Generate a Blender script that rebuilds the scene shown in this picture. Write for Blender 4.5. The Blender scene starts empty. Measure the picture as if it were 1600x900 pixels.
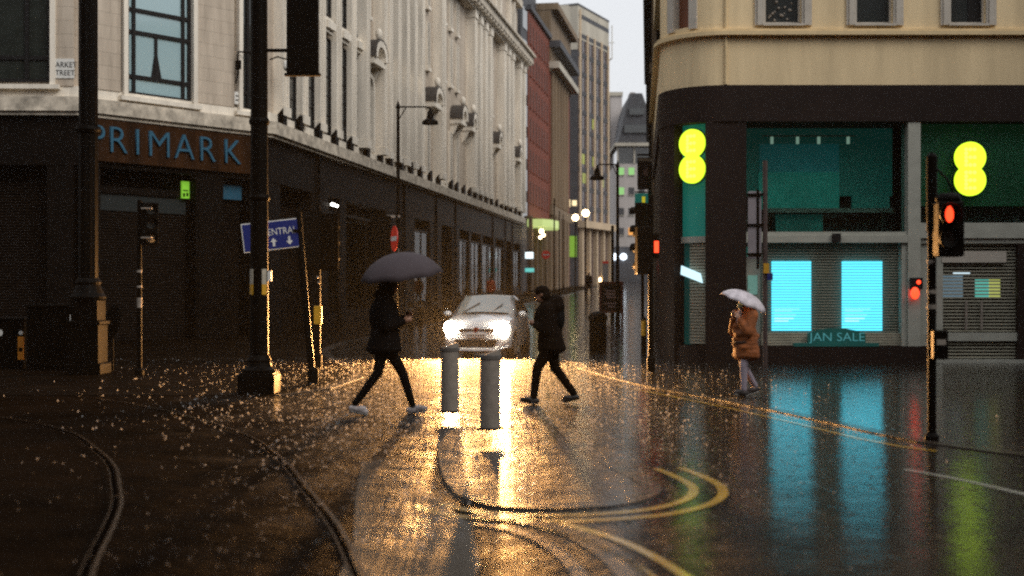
import bpy, bmesh, math, random
from mathutils import Vector, Matrix
random.seed(7)
R = math.radians
C = bpy.context.scene.collection
S = bpy.context.scene

# ------------------------------------------------------------------ camera, sky, sun, exposure
F = 2000.0                                   # focal length in photo pixels (1600 wide)
cam_d = bpy.data.cameras.new('camera'); cam = bpy.data.objects.new('camera', cam_d); C.objects.link(cam)
cam_d.sensor_width = 36; cam_d.lens = 45
cam.location = (0, 0, 1.6); cam.rotation_euler = (R(90), 0, 0)
cam_d.shift_y = 13/1600
cam_d.clip_end = 3000
cam_d.dof.use_dof = True; cam_d.dof.focus_distance = 27; cam_d.dof.aperture_fstop = 1.0
S.camera = cam

w = bpy.data.worlds.new("World"); S.world = w; w.use_nodes = True
nt = w.node_tree; bg = nt.nodes['Background']
sky = nt.nodes.new('ShaderNodeTexSky'); sky.sky_type = 'NISHITA'; sky.sun_disc = False
sky.sun_elevation = R(48); sky.sun_rotation = R(130); sky.air_density = 1.5; sky.dust_density = 6
mixw = nt.nodes.new('ShaderNodeMix'); mixw.data_type = 'RGBA'; mixw.inputs[0].default_value = 0.93
nt.links.new(sky.outputs[0], mixw.inputs[6]); mixw.inputs[7].default_value = (7.6, 7.8, 8.1, 1)
nt.links.new(mixw.outputs[2], bg.inputs[0]); bg.inputs[1].default_value = 0.115

sun_d = bpy.data.lights.new('sun', 'SUN'); sun = bpy.data.objects.new('sun', sun_d); C.objects.link(sun)
sun_d.energy = 1.5; sun_d.angle = R(30); sun_d.color = (1, .95, .88)
sun.rotation_euler = Vector((-.60,.50,-.62)).to_track_quat('-Z','Y').to_euler(); sun.location = (0, -20, 60)

S.view_settings.view_transform = 'Standard'; S.view_settings.look = 'None'
S.view_settings.exposure = 0.0; S.view_settings.gamma = 1.0; S.view_settings.use_curve_mapping = False
S.cycles.use_denoising = False; S.cycles.filter_width = 2.2
S.cycles.max_bounces = 6; S.cycles.sample_clamp_indirect = 3; S.cycles.sample_clamp_direct = 60
S.cycles.caustics_reflective = False; S.cycles.caustics_refractive = False

# ------------------------------------------------------------------ helpers
class MB:
    def __init__(s, M=None): s.v = []; s.f = []; s.M = M
    def _a(s, vs, fs):
        n = len(s.v)
        for p in vs:
            p = Vector(p); s.v.append(s.M @ p if s.M else p)
        s.f += [tuple(n+i for i in f) for f in fs]
        return s
    def box(s, x0, x1, y0, y1, z0, z1):
        return s._a([(x0,y0,z0),(x1,y0,z0),(x1,y1,z0),(x0,y1,z0),(x0,y0,z1),(x1,y0,z1),(x1,y1,z1),(x0,y1,z1)],
                    [(0,3,2,1),(4,5,6,7),(0,1,5,4),(1,2,6,5),(2,3,7,6),(3,0,4,7)])
    def prism(s, poly, z0, z1):
        n = len(poly)
        return s._a([(p[0],p[1],z0) for p in poly]+[(p[0],p[1],z1) for p in poly],
                    [tuple(range(n))[::-1], tuple(range(n,2*n))]+[(i,(i+1)%n,n+(i+1)%n,n+i) for i in range(n)])
    def ext(s, poly, a0, a1, axis='y'):      # polygon in the other two axes, extruded along axis
        n = len(poly); vs = []
        for a in (a0, a1):
            for p in poly:
                vs.append((p[0],a,p[1]) if axis == 'y' else (a,p[0],p[1]))
        return s._a(vs, [tuple(range(n))[::-1], tuple(range(n,2*n))]+[(i,(i+1)%n,n+(i+1)%n,n+i) for i in range(n)])
    def cyl(s, p0, p1, r0, r1=None, n=16):
        r1 = r0 if r1 is None else r1
        p0 = Vector(p0); p1 = Vector(p1); d = (p1-p0).normalized()
        a = d.orthogonal().normalized(); b = d.cross(a)
        vs = [p0+(a*math.cos(t)+b*math.sin(t))*r0 for t in [2*math.pi*i/n for i in range(n)]]
        vs += [p1+(a*math.cos(t)+b*math.sin(t))*r1 for t in [2*math.pi*i/n for i in range(n)]]
        return s._a(vs, [tuple(range(n))[::-1], tuple(range(n,2*n))]+[(i,(i+1)%n,n+(i+1)%n,n+i) for i in range(n)])
    def tube(s, pts, r, n=8):
        for i in range(len(pts)-1): s.cyl(pts[i], pts[i+1], r if not isinstance(r, list) else r[i], r if not isinstance(r, list) else r[i+1], n)
        return s
    def lathe(s, prof, c=(0,0,0), n=24, flute=0):
        vs = []; m = len(prof)
        for r, z in prof:
            for i in range(n):
                t = 2*math.pi*i/n; rr = r*(1-(flute if i % 2 else 0))
                vs.append((c[0]+rr*math.cos(t), c[1]+rr*math.sin(t), c[2]+z))
        fs = [tuple(range(n))[::-1], tuple(range((m-1)*n, m*n))]
        for j in range(m-1):
            for i in range(n): fs.append((j*n+i, j*n+(i+1)%n, (j+1)*n+(i+1)%n, (j+1)*n+i))
        return s._a(vs, fs)
    def ell(s, c, r, n=14, m=9, rot=None):
        vs = []; c = Vector(c)
        if not hasattr(r, '__len__'): r = (r,r,r)
        def tp(x,y,z):
            p = Vector((x*r[0],y*r[1],z*r[2])); return c+(rot @ p if rot else p)
        vs.append(tp(0,0,-1))
        for j in range(1,m):
            ph = -math.pi/2+math.pi*j/m
            for i in range(n):
                t = 2*math.pi*i/n; vs.append(tp(math.cos(ph)*math.cos(t), math.cos(ph)*math.sin(t), math.sin(ph)))
        vs.append(tp(0,0,1)); L = len(vs)-1; fs = []
        for i in range(n):
            fs.append((0, 1+(i+1)%n, 1+i)); fs.append((L, 1+(m-2)*n+i, 1+(m-2)*n+(i+1)%n))
        for j in range(m-2):
            for i in range(n): fs.append((1+j*n+i, 1+j*n+(i+1)%n, 1+(j+1)*n+(i+1)%n, 1+(j+1)*n+i))
        return s._a(vs, fs)
    def cap(s, p0, p1, r0, r1, n=12):
        s.cyl(p0, p1, r0, r1, n); s.ell(p0, r0, n, 8); s.ell(p1, r1, n, 8); return s
    def disc(s, c, nrm, r, t=.01, n=32, sy=1.0):   # thin round plate
        c = Vector(c); nrm = Vector(nrm).normalized(); return s.cyl(c, c+nrm*t, r, r, n)
    def mesh(s, name, rel=None, recalc=True):
        me = bpy.data.meshes.new(name)
        rel = Vector(rel) if rel is not None else Vector((0,0,0))
        me.from_pydata([v-rel for v in s.v], [], s.f); me.update()
        if recalc:
            bm = bmesh.new(); bm.from_mesh(me); bmesh.ops.recalc_face_normals(bm, faces=bm.faces); bm.to_mesh(me); bm.free()
        return me
    def build(s, name, mat, parent=None, rel=None, smooth=False, bevel=0, sub=0):
        if rel is None and parent is not None and parent.get('_w'): rel = parent['_w']
        me = s.mesh(name, rel); me.materials.append(mat)
        if smooth:
            for p in me.polygons: p.use_smooth = True
        o = bpy.data.objects.new(name, me); C.objects.link(o)
        if parent: o.parent = parent
        if parent is not None and parent.get('_w'): o['_w'] = parent['_w']
        if bevel:
            m = o.modifiers.new('b', 'BEVEL'); m.width = bevel; m.segments = 2; m.limit_method = 'ANGLE'; m.angle_limit = R(40)
        if sub:
            m = o.modifiers.new('s', 'SUBSURF'); m.levels = sub; m.render_levels = sub
        if smooth: smooth_angle(o)
        return o

def smooth_angle(o, a=40):
    me = o.data
    bm = bmesh.new(); bm.from_mesh(me)
    for e in bm.edges:
        if len(e.link_faces) == 2 and e.calc_face_angle(0) > R(a): e.smooth = False
    bm.to_mesh(me); bm.free()

def tag(o, label=None, cat=None, group=None, kind=None):
    if label: o['label'] = label
    if cat: o['category'] = cat
    if group: o['group'] = group
    if kind: o['kind'] = kind
    return o
def thing(name, label, cat, loc=(0,0,0), rz=0, group=None, world=False):
    o = bpy.data.objects.new(name, None); C.objects.link(o); o.empty_display_size = .2
    o.location = loc; o.rotation_euler = (0,0,rz); tag(o, label, cat, group)
    if world: o['_w'] = list(loc)            # its parts are given in world coordinates
    return o
def dup(root, loc=None, rz=None, label=None):
    def cp(o, par):
        c = o.copy(); C.objects.link(c)
        if par: c.parent = par
        for ch in list(o.children): cp(ch, c)
        return c
    r = cp(root, None)
    if loc is not None: r.location = loc
    if rz is not None: r.rotation_euler = (0,0,rz)
    if label: r['label'] = label
    return r
def px(x, d): return (x-800)/F*d             # metres right of the axis for photo column x at distance d
def pz(y, d): return 1.6+(463-y)/F*d         # height for photo row y at distance d
def gz(d):                                   # the street climbs gently beyond the junction
    t = (d-40)/6.0
    return .029*6*(math.log1p(math.exp(t)) if t < 30 else t)

# ------------------------------------------------------------------ materials
def newmat(name):
    m = bpy.data.materials.new(name); m.use_nodes = True
    return m, m.node_tree, m.node_tree.nodes['Principled BSDF']
def mat(name, col, rough=.6, metal=0, var=.25, scale=3.0, bump=.0, bscale=40, emit=None, es=0, spec=.5, streak=False, coat=0):
    m, t, b = newmat(name)
    tc = t.nodes.new('ShaderNodeTexCoord'); mp = t.nodes.new('ShaderNodeMapping')
    t.links.new(tc.outputs['Object'], mp.inputs[0])
    if streak: mp.inputs['Scale'].default_value = (1,1,.12)
    n = t.nodes.new('ShaderNodeTexNoise'); n.inputs['Scale'].default_value = scale; n.inputs['Detail'].default_value = 6; n.inputs['Roughness'].default_value = .65
    t.links.new(mp.outputs[0], n.inputs['Vector'])
    cr = t.nodes.new('ShaderNodeValToRGB'); cr.color_ramp.elements[0].position = .3; cr.color_ramp.elements[1].position = .7
    cr.color_ramp.elements[0].color = (*[c*(1-var) for c in col], 1); cr.color_ramp.elements[1].color = (*[min(1,c*(1+var*.6)) for c in col], 1)
    t.links.new(n.outputs['Fac'], cr.inputs[0]); t.links.new(cr.outputs[0], b.inputs['Base Color'])
    b.inputs['Roughness'].default_value = rough; b.inputs['Metallic'].default_value = metal
    b.inputs['Specular IOR Level'].default_value = spec; b.inputs['Coat Weight'].default_value = coat
    if bump:
        n2 = t.nodes.new('ShaderNodeTexNoise'); n2.inputs['Scale'].default_value = bscale; n2.inputs['Detail'].default_value = 4
        t.links.new(tc.outputs['Object'], n2.inputs['Vector'])
        bp = t.nodes.new('ShaderNodeBump'); bp.inputs['Strength'].default_value = bump; bp.inputs['Distance'].default_value = .02
        t.links.new(n2.outputs['Fac'], bp.inputs['Height']); t.links.new(bp.outputs[0], b.inputs['Normal'])
    if emit:
        b.inputs['Emission Color'].default_value = (*emit, 1); b.inputs['Emission Strength'].default_value = es
    return m
def ashlar(name, c1, c2, mortar, bw, bh, rough=.85, axis='xz', ms=.012, dirt=.5):
    """coursed masonry with weather streaks; coordinates in metres"""
    m, t, b = newmat(name); L = t.links.new
    tc = t.nodes.new('ShaderNodeTexCoord'); sp = t.nodes.new('ShaderNodeSeparateXYZ'); L(tc.outputs['Object'], sp.inputs[0])
    ad = t.nodes.new('ShaderNodeMath'); ad.operation = 'ADD'; L(sp.outputs[0], ad.inputs[0]); L(sp.outputs[1], ad.inputs[1])
    cb = t.nodes.new('ShaderNodeCombineXYZ'); L(ad.outputs[0], cb.inputs[0]); L(sp.outputs[2], cb.inputs[1])
    br = t.nodes.new('ShaderNodeTexBrick'); L(cb.outputs[0], br.inputs['Vector'])
    br.inputs['Color1'].default_value = (*c1,1); br.inputs['Color2'].default_value = (*c2,1); br.inputs['Mortar'].default_value = (*mortar,1)
    br.inputs['Scale'].default_value = 1; br.inputs['Brick Width'].default_value = bw; br.inputs['Row Height'].default_value = bh
    br.inputs['Mortar Size'].default_value = ms; br.inputs['Mortar Smooth'].default_value = .3
    mp = t.nodes.new('ShaderNodeMapping'); mp.inputs['Scale'].default_value = (1.3,1.3,.16); L(tc.outputs['Object'], mp.inputs[0])
    n = t.nodes.new('ShaderNodeTexNoise'); n.inputs['Scale'].default_value = 1.6; n.inputs['Detail'].default_value = 8; n.inputs['Roughness'].default_value = .7; L(mp.outputs[0], n.inputs[0])
    cr = t.nodes.new('ShaderNodeValToRGB'); cr.color_ramp.elements[0].position = .32; cr.color_ramp.elements[1].position = .62
    cr.color_ramp.elements[0].color = (1-dirt, 1-dirt*1.03, 1-dirt*1.06, 1); cr.color_ramp.elements[1].color = (1,1,1,1); L(n.outputs['Fac'], cr.inputs[0])
    mx = t.nodes.new('ShaderNodeMix'); mx.data_type = 'RGBA'; mx.blend_type = 'MULTIPLY'; mx.inputs[0].default_value = 1
    L(br.outputs['Color'], mx.inputs[6]); L(cr.outputs[0], mx.inputs[7]); L(mx.outputs[2], b.inputs['Base Color'])
    b.inputs['Roughness'].default_value = rough
    bp = t.nodes.new('ShaderNodeBump'); bp.inputs['Strength'].default_value = .4; bp.inputs['Distance'].default_value = .02
    L(br.outputs['Fac'], bp.inputs['Height']); bp.invert = True; L(bp.outputs[0], b.inputs['Normal'])
    return m
def wet(name, c1, c2, r0, r1, brick=None, bstr=.3, drops=.5, wave=.15, brot=0, mortar=.4, spec=.5, coat=.6, dscale=7, fine=.6, coatx=None, relief=.5, crough=.05):
    """rain-soaked ground: film of water (smooth coat) over stone or asphalt, puddled unevenly"""
    m, t, b = newmat(name); L = t.links.new
    tc = t.nodes.new('ShaderNodeTexCoord'); co = tc.outputs['Object']
    n = t.nodes.new('ShaderNodeTexNoise'); n.inputs['Scale'].default_value = .55; n.inputs['Detail'].default_value = 7; n.inputs['Roughness'].default_value = .62; L(co, n.inputs[0])
    cr = t.nodes.new('ShaderNodeValToRGB'); cr.color_ramp.elements[0].position = .35; cr.color_ramp.elements[1].position = .68
    cr.color_ramp.elements[0].color = (*c1,1); cr.color_ramp.elements[1].color = (*c2,1); L(n.outputs['Fac'], cr.inputs[0])
    col = cr.outputs[0]
    mr = t.nodes.new('ShaderNodeMapRange'); mr.inputs[1].default_value = .36; mr.inputs[2].default_value = .66; mr.inputs[3].default_value = r0; mr.inputs[4].default_value = r1
    n1 = t.nodes.new('ShaderNodeTexNoise'); n1.inputs['Scale'].default_value = .9; n1.inputs['Detail'].default_value = 5; L(co, n1.inputs[0]); L(n1.outputs['Fac'], mr.inputs[0])
    L(mr.outputs[0], b.inputs['Roughness'])
    # heights
    nf = t.nodes.new('ShaderNodeTexNoise'); nf.inputs['Scale'].default_value = 60; nf.inputs['Detail'].default_value = 3; L(co, nf.inputs[0])
    mpw = t.nodes.new('ShaderNodeMapping'); mpw.inputs['Scale'].default_value = (1,2.2,1); L(co, mpw.inputs[0])
    nw = t.nodes.new('ShaderNodeTexNoise'); nw.inputs['Scale'].default_value = 7; nw.inputs['Detail'].default_value = 5; nw.inputs['Roughness'].default_value = .6; L(mpw.outputs[0], nw.inputs[0])
    vo = t.nodes.new('ShaderNodeTexVoronoi'); vo.inputs['Scale'].default_value = dscale; L(co, vo.inputs[0])
    md = t.nodes.new('ShaderNodeMapRange'); md.inputs[1].default_value = 0; md.inputs[2].default_value = .22; md.inputs[3].default_value = 1; md.inputs[4].default_value = 0; L(vo.outputs['Distance'], md.inputs[0])
    cur = None
    def addb(src, strength, dist, inv=False):
        nonlocal cur
        bp = t.nodes.new('ShaderNodeBump'); bp.inputs['Strength'].default_value = strength; bp.inputs['Distance'].default_value = dist; bp.invert = inv
        L(src, bp.inputs['Height'])
        if cur: L(cur, bp.inputs['Normal'])
        cur = bp.outputs[0]
    nr = t.nodes.new('ShaderNodeTexNoise'); nr.inputs['Scale'].default_value = 2.4; nr.inputs['Detail'].default_value = 4; nr.inputs['Roughness'].default_value = .55; L(co, nr.inputs[0])
    addb(nr.outputs['Fac'], relief, .12); addb(nw.outputs['Fac'], wave, .05)
    if brick:
        mpb = t.nodes.new('ShaderNodeMapping'); mpb.inputs['Rotation'].default_value = (0,0,brot); L(co, mpb.inputs[0])
        br = t.nodes.new('ShaderNodeTexBrick'); L(mpb.outputs[0], br.inputs['Vector']); br.inputs['Scale'].default_value = 1
        br.inputs['Brick Width'].default_value = brick[0]; br.inputs['Row Height'].default_value = brick[1]; br.inputs['Mortar Size'].default_value = .008; br.inputs['Mortar Smooth'].default_value = .6
        br.inputs['Color1'].default_value = (1,1,1,1); br.inputs['Color2'].default_value = (.6,.6,.6,1); br.inputs['Mortar'].default_value = (mortar,mortar,mortar,1)
        mx = t.nodes.new('ShaderNodeMix'); mx.data_type = 'RGBA'; mx.blend_type = 'MULTIPLY'; mx.inputs[0].default_value = 1
        L(col, mx.inputs[6]); L(br.outputs['Color'], mx.inputs[7]); col = mx.outputs[2]
        addb(br.outputs['Fac'], bstr, .02, True)
    addb(nf.outputs['Fac'], fine, .008)
    base_n = cur
    addb(md.outputs[0], drops, .012)
    L(cur, b.inputs['Normal']); L(col, b.inputs['Base Color'])
    b.inputs['Specular IOR Level'].default_value = spec
    b.inputs['Coat Weight'].default_value = coat; b.inputs['Coat Roughness'].default_value = crough; b.inputs['Coat IOR'].default_value = 1.33
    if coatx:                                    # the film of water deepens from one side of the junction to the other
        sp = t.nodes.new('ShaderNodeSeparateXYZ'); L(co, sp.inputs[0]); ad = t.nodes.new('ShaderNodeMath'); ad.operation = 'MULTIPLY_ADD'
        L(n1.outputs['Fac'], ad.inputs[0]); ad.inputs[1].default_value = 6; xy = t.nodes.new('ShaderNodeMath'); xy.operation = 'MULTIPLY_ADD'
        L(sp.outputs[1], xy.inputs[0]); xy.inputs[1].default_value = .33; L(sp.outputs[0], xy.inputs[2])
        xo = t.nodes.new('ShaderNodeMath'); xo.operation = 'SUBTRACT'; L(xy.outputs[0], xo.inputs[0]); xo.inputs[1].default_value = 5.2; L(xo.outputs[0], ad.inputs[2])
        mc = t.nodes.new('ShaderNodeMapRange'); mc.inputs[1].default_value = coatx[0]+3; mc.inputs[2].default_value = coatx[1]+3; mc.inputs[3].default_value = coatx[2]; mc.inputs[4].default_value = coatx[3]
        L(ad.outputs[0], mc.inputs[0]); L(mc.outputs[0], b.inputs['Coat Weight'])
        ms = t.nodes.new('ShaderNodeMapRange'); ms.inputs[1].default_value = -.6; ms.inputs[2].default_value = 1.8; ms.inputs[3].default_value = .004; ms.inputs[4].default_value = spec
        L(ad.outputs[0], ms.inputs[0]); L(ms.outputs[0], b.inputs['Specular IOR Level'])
    # the film of water: gently rippled, pocked by drops
    cur = None
    addb(nr.outputs['Fac'], relief*.06, .12); addb(nw.outputs['Fac'], wave*.5, .05)
    if brick: addb(br.outputs['Fac'], bstr*.12, .012, True)
    addb(md.outputs[0], drops*.5, .012)
    L(cur, b.inputs['Coat Normal'])
    return m
def glow(name, col, s):
    m, t, b = newmat(name); b.inputs['Base Color'].default_value = (*[c*.5 for c in col],1)
    b.inputs['Emission Color'].default_value = (*col,1); b.inputs['Emission Strength'].default_value = s; return m
def glass(name, col, rough=.05, spec=.8):
    m, t, b = newmat(name); b.inputs['Base Color'].default_value = (*col,1); b.inputs['Roughness'].default_value = rough
    b.inputs['Specular IOR Level'].default_value = spec; b.inputs['Coat Weight'].default_value = .6; b.inputs['Coat Roughness'].default_value = .03
    tc = t.nodes.new('ShaderNodeTexCoord'); n = t.nodes.new('ShaderNodeTexNoise'); n.inputs['Scale'].default_value = 1.3; t.links.new(tc.outputs['Object'], n.inputs[0])
    bp = t.nodes.new('ShaderNodeBump'); bp.inputs['Strength'].default_value = .08; bp.inputs['Distance'].default_value = .05
    t.links.new(n.outputs['Fac'], bp.inputs['Height']); t.links.new(bp.outputs[0], b.inputs['Normal'])
    return m
def clear_glass(name, tint=(.9,1,.98)):
    m, t, b = newmat(name); t.nodes.remove(b); out = t.nodes['Material Output']
    tr = t.nodes.new('ShaderNodeBsdfTransparent'); tr.inputs[0].default_value = (*tint,1)
    gl = t.nodes.new('ShaderNodeBsdfGlossy'); gl.inputs['Roughness'].default_value = .03
    fr = t.nodes.new('ShaderNodeFresnel'); fr.inputs[0].default_value = 1.16
    mx = t.nodes.new('ShaderNodeMixShader'); t.links.new(fr.outputs[0], mx.inputs[0]); t.links.new(tr.outputs[0], mx.inputs[1]); t.links.new(gl.outputs[0], mx.inputs[2])
    t.links.new(mx.outputs[0], out.inputs[0]); return m

M_ = dict(
 portland = ashlar('portland_stone', (.60,.51,.41), (.56,.475,.38), (.46,.39,.31), 1.1, .42, dirt=.36),
 portland_plain = mat('portland_trim', (.84,.77,.66), .85, var=.28, scale=2.2, bump=.2, bscale=25, streak=True),
 cornice = mat('weathered_cornice_stone', (.60,.53,.43), .85, var=.6, scale=2.5, bump=.3, bscale=18),
 lead = mat('dark_lead', (.05,.042,.036), .6, var=.4),
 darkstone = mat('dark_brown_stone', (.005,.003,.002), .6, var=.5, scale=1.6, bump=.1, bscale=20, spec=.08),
 darkwood = mat('brown_fascia_board', (.034,.013,.004), .5, spec=.1, var=.75, scale=1.5, bump=.1, bscale=12, streak=True),
 black = mat('black_painted_iron', (.003,.0022,.0016), .5, spec=.05, var=.4, scale=8, bump=.15, bscale=60),
 blackplas = mat('black_plastic', (.006,.006,.006), .5, var=.3, scale=8, spec=.2),
 bluepaint = mat('muted_blue_letters', (.025,.11,.18), .4, var=.15),
 winframe = mat('dark_steel_window_frame', (.010,.009,.009), .6, spec=.2),
 skyglass = glass('pale_sky_glass', (.34,.49,.53), .12, .8),  # pale blue base colour stands in for reflected sky
 darkglass = glass('dark_window_glass', (.03,.035,.035), .08, .6),
 shutter = mat('rolled_steel_shutter', (.011,.007,.005), .6, metal=.0, spec=.08, var=.35, scale=2),
 eeshutter = mat('pale_perforated_shutter', (.40,.38,.29), .6, metal=.0, var=.2, scale=2),
 cream = mat('cream_painted_render', (.84,.66,.40), .8, spec=.2, var=.26, scale=1.1, bump=.15, bscale=30, streak=True),
 creamtrim = mat('cream_moulding', (.74,.57,.33), .8, spec=.2, var=.15, scale=2),
 whitetrim = mat('off_white_frame', (.52,.47,.40), .6, var=.15),
 eedark = mat('dark_brown_shopfront_panel', (.020,.0125,.011), .6, spec=.12, var=.25, scale=1.2),
 teal = mat('teal_shop_panel', (.01,.20,.16), .5, var=.35, scale=.9, emit=(.003,.10,.078), es=.55),  # own emission stands in for shop lighting on the panel
 teald = mat('dim_teal_interior', (.006,.10,.085), .5, var=.5, scale=.7, emit=(.002,.042,.037), es=.32),  # faint emission in place of interior lamps
 greend = mat('dim_green_interior', (.006,.045,.020), .5, var=.5, scale=.8, emit=(.003,.022,.009), es=.35),  # glows faintly by itself instead of being lit from inside
 eewhite = mat('pale_shopfront_metal', (.42,.42,.36), .45, var=.15),
 yellowglow = glow('lit_yellow_sign', (.62,.98,.03), 1.6),
 palesign = glow('lit_pale_sign', (.66,1,.10), 1.75),
 screen = glow('lit_cyan_screen', (.075,.60,.78), 1.9),
 screenw = glow('screen_white_text', (.5,.9,1), 1.3),
 whiteglow = glow('white_lamp', (1,.95,.85), 9),
 warmglow = glow('warm_lamp', (1,.72,.38), 14),
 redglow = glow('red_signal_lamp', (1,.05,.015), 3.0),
 greenglow = glow('green_exit_lamp', (.30,.75,.05), .45),
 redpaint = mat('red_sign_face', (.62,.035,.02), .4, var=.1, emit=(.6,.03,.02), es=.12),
 whitepaint = mat('white_paint', (.75,.74,.70), .5, var=.12, scale=6),
 blue = mat('blue_sign_face', (.010,.022,.17), .4, var=.15),
 yellow = mat('yellow_plastic', (.62,.33,.02), .45, var=.15),
 steel = mat('brushed_steel', (.30,.26,.22), .6, spec=.3, metal=.15, var=.3, scale=9, bump=.1),
 rail = mat('polished_tram_rail', (.20,.10,.04), .24, metal=1, var=.3, scale=6, bump=.15, bscale=30),  # warm tint in the metal stands in for gold glints
 redbrick = ashlar('red_brick', (.24,.045,.018), (.19,.034,.013), (.15,.05,.03), .45, .15, dirt=.35, ms=.02),
 dimglass = mat('dim_unlit_glass', (.022,.026,.022), .35, spec=.12, var=.3),
 farwin = mat('dull_far_glass', (.055,.030,.025), .7, spec=.1, var=.3),
 backbrick = ashlar('brown_brick', (.10,.05,.03), (.08,.04,.025), (.07,.05,.04), .45, .15, dirt=.3, ms=.02),
 tan = mat('tan_stone', (.20,.14,.085), .85, var=.35, scale=.8, streak=True),
 slate = mat('dark_slate', (.06,.062,.07), .7, var=.3, scale=1),
 concrete = mat('pale_concrete', (.50,.46,.38), .85, var=.25, scale=.5, streak=True),
 whitewall = mat('white_rendered_wall', (.50,.46,.44), .85, var=.2, scale=.5, streak=True),
 towerglass = glass('brown_tinted_glass', (.085,.06,.065), .2, .5),
 fin = mat('pale_tan_fin', (.55,.42,.28), .8, var=.2, scale=1, streak=True),
)
# ------------------------------------------------------------------ ground, pavements, island, rails, lines
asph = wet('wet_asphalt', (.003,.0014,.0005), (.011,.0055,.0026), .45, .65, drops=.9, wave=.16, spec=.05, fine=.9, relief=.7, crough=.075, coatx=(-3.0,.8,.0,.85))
asphfar = asph
setts = wet('wet_brick_setts', (.022,.009,.004), (.05,.024,.011), .4, .6, spec=.08, coat=.65, crough=.12, brick=(.34,.17), bstr=1.0, drops=.6, wave=.10, brot=.35)
paving = wet('wet_small_paving', (.010,.007,.0045), (.022,.015,.010), .45, .6, spec=.05, coat=.85, brick=(.40,.20), bstr=.8, drops=.2, wave=.12, relief=.4, brot=.1)
leftpave = wet('wet_plaza_paving', (.004,.002,.001), (.012,.007,.004), .45, .65, coat=.02, spec=.008, brick=(.5,.3), bstr=.3, drops=.5, wave=.12)
kerbm = wet('wet_granite_kerb', (.026,.019,.014), (.05,.038,.028), .4, .6, spec=.08, coat=.5, crough=.12, brick=(.9,9), bstr=.4, drops=.3, wave=.1)
smoothc = wet('wet_smooth_concrete', (.020,.014,.009), (.040,.029,.020), .4, .6, spec=.06, coat=.4, crough=.13, drops=1.0, wave=.12, dscale=5)
yline = wet('yellow_road_paint', (.34,.17,.008), (.55,.30,.015), .25, .4, drops=.2, wave=.1, coat=.6)
wline = wet('worn_white_road_paint', (.25,.24,.20), (.42,.40,.35), .25, .4, drops=.2, wave=.1, coat=.6)

rows = [-30,-10,0]+[i*1.0 for i in range(2,60)]+list(range(60,200,4))+[220,260,320,420,700,1500]
def sheet(name, m, lf, rf, d0, d1, dz, cols=1, kind='structure', hgt=0, parent=None):
    mb = MB(); ds = [d0]+[r for r in rows if d0 < r < d1]+[d1]
    for i, d in enumerate(ds):
        l, r = lf(d), rf(d)
        for c in range(cols+1): mb.v.append(Vector((l+(r-l)*c/cols, d, gz(d)+dz)))
    n = cols+1
    for i in range(len(ds)-1):
        for c in range(cols): mb.f.append((i*n+c, i*n+c+1, (i+1)*n+c+1, (i+1)*n+c))
    if hgt:                                     # a real step down to the road round the edge
        b = len(mb.v); per = [i*n for i in range(len(ds))]+[(len(ds)-1)*n+c for c in range(1,n)]+[i*n+cols for i in range(len(ds)-2,-1,-1)]+[c for c in range(cols-1,0,-1)]
        for k in per: mb.v.append(mb.v[k]-Vector((0,0,hgt)))
        for k in range(len(per)): mb.f.append((per[k], per[(k+1)%len(per)], b+(k+1)%len(per), b+k))
    o = mb.build(name, m, parent)
    if kind: o['kind'] = kind
    return o
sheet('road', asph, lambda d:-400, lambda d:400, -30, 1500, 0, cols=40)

def interp(tab):
    def f(d):
        if d <= tab[0][0]: return tab[0][1]
        for (a,x),(b,y) in zip(tab, tab[1:]):
            if d <= b: return x+(y-x)*(d-a)/(b-a)
        return tab[-1][1]
    return f
rk = interp([(11.4,6.4),(12.7,5.1),(13.6,4.55),(14.4,4.3),(16,4.0),(18.1,3.55),(20.4,2.95),(22.5,2.35),(25,1.9),(28,1.45),(32,1.3),(36,1.55),(57,3.55),(100,7.6),(150,12.5)])
lk = interp([(20.5,-3.6),(22,-3.1),(25,-2.9),(28,-3.4),(32,-4.4),(36,-5.2),(40,-5.35),(45,-4.75),(52,-3.6),(100,4.46),(150,12)])
HK = .010
def kerbed(prefix, m, edge, far, side, d0, d1):
    kw = .2*side
    sheet(prefix, m, (lambda d: edge(d)+kw) if side > 0 else far, far if side > 0 else (lambda d: edge(d)+kw), d0, d1, HK, cols=3, hgt=HK+.02)
    sheet('kerb', kerbm, (lambda d: edge(d)) if side > 0 else (lambda d: edge(d)+kw), (lambda d: edge(d)+kw) if side > 0 else edge, d0, d1, HK+.004, hgt=HK+.02)
kerbed('pavement', paving, rk, lambda d: 30 if d < 36 else rk(d)+6, 1, 11.4, 130)
kerbed('pavement', leftpave, lk, lambda d: -40 if d < 46 else lk(d)-9, -1, 20.5, 130)

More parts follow.
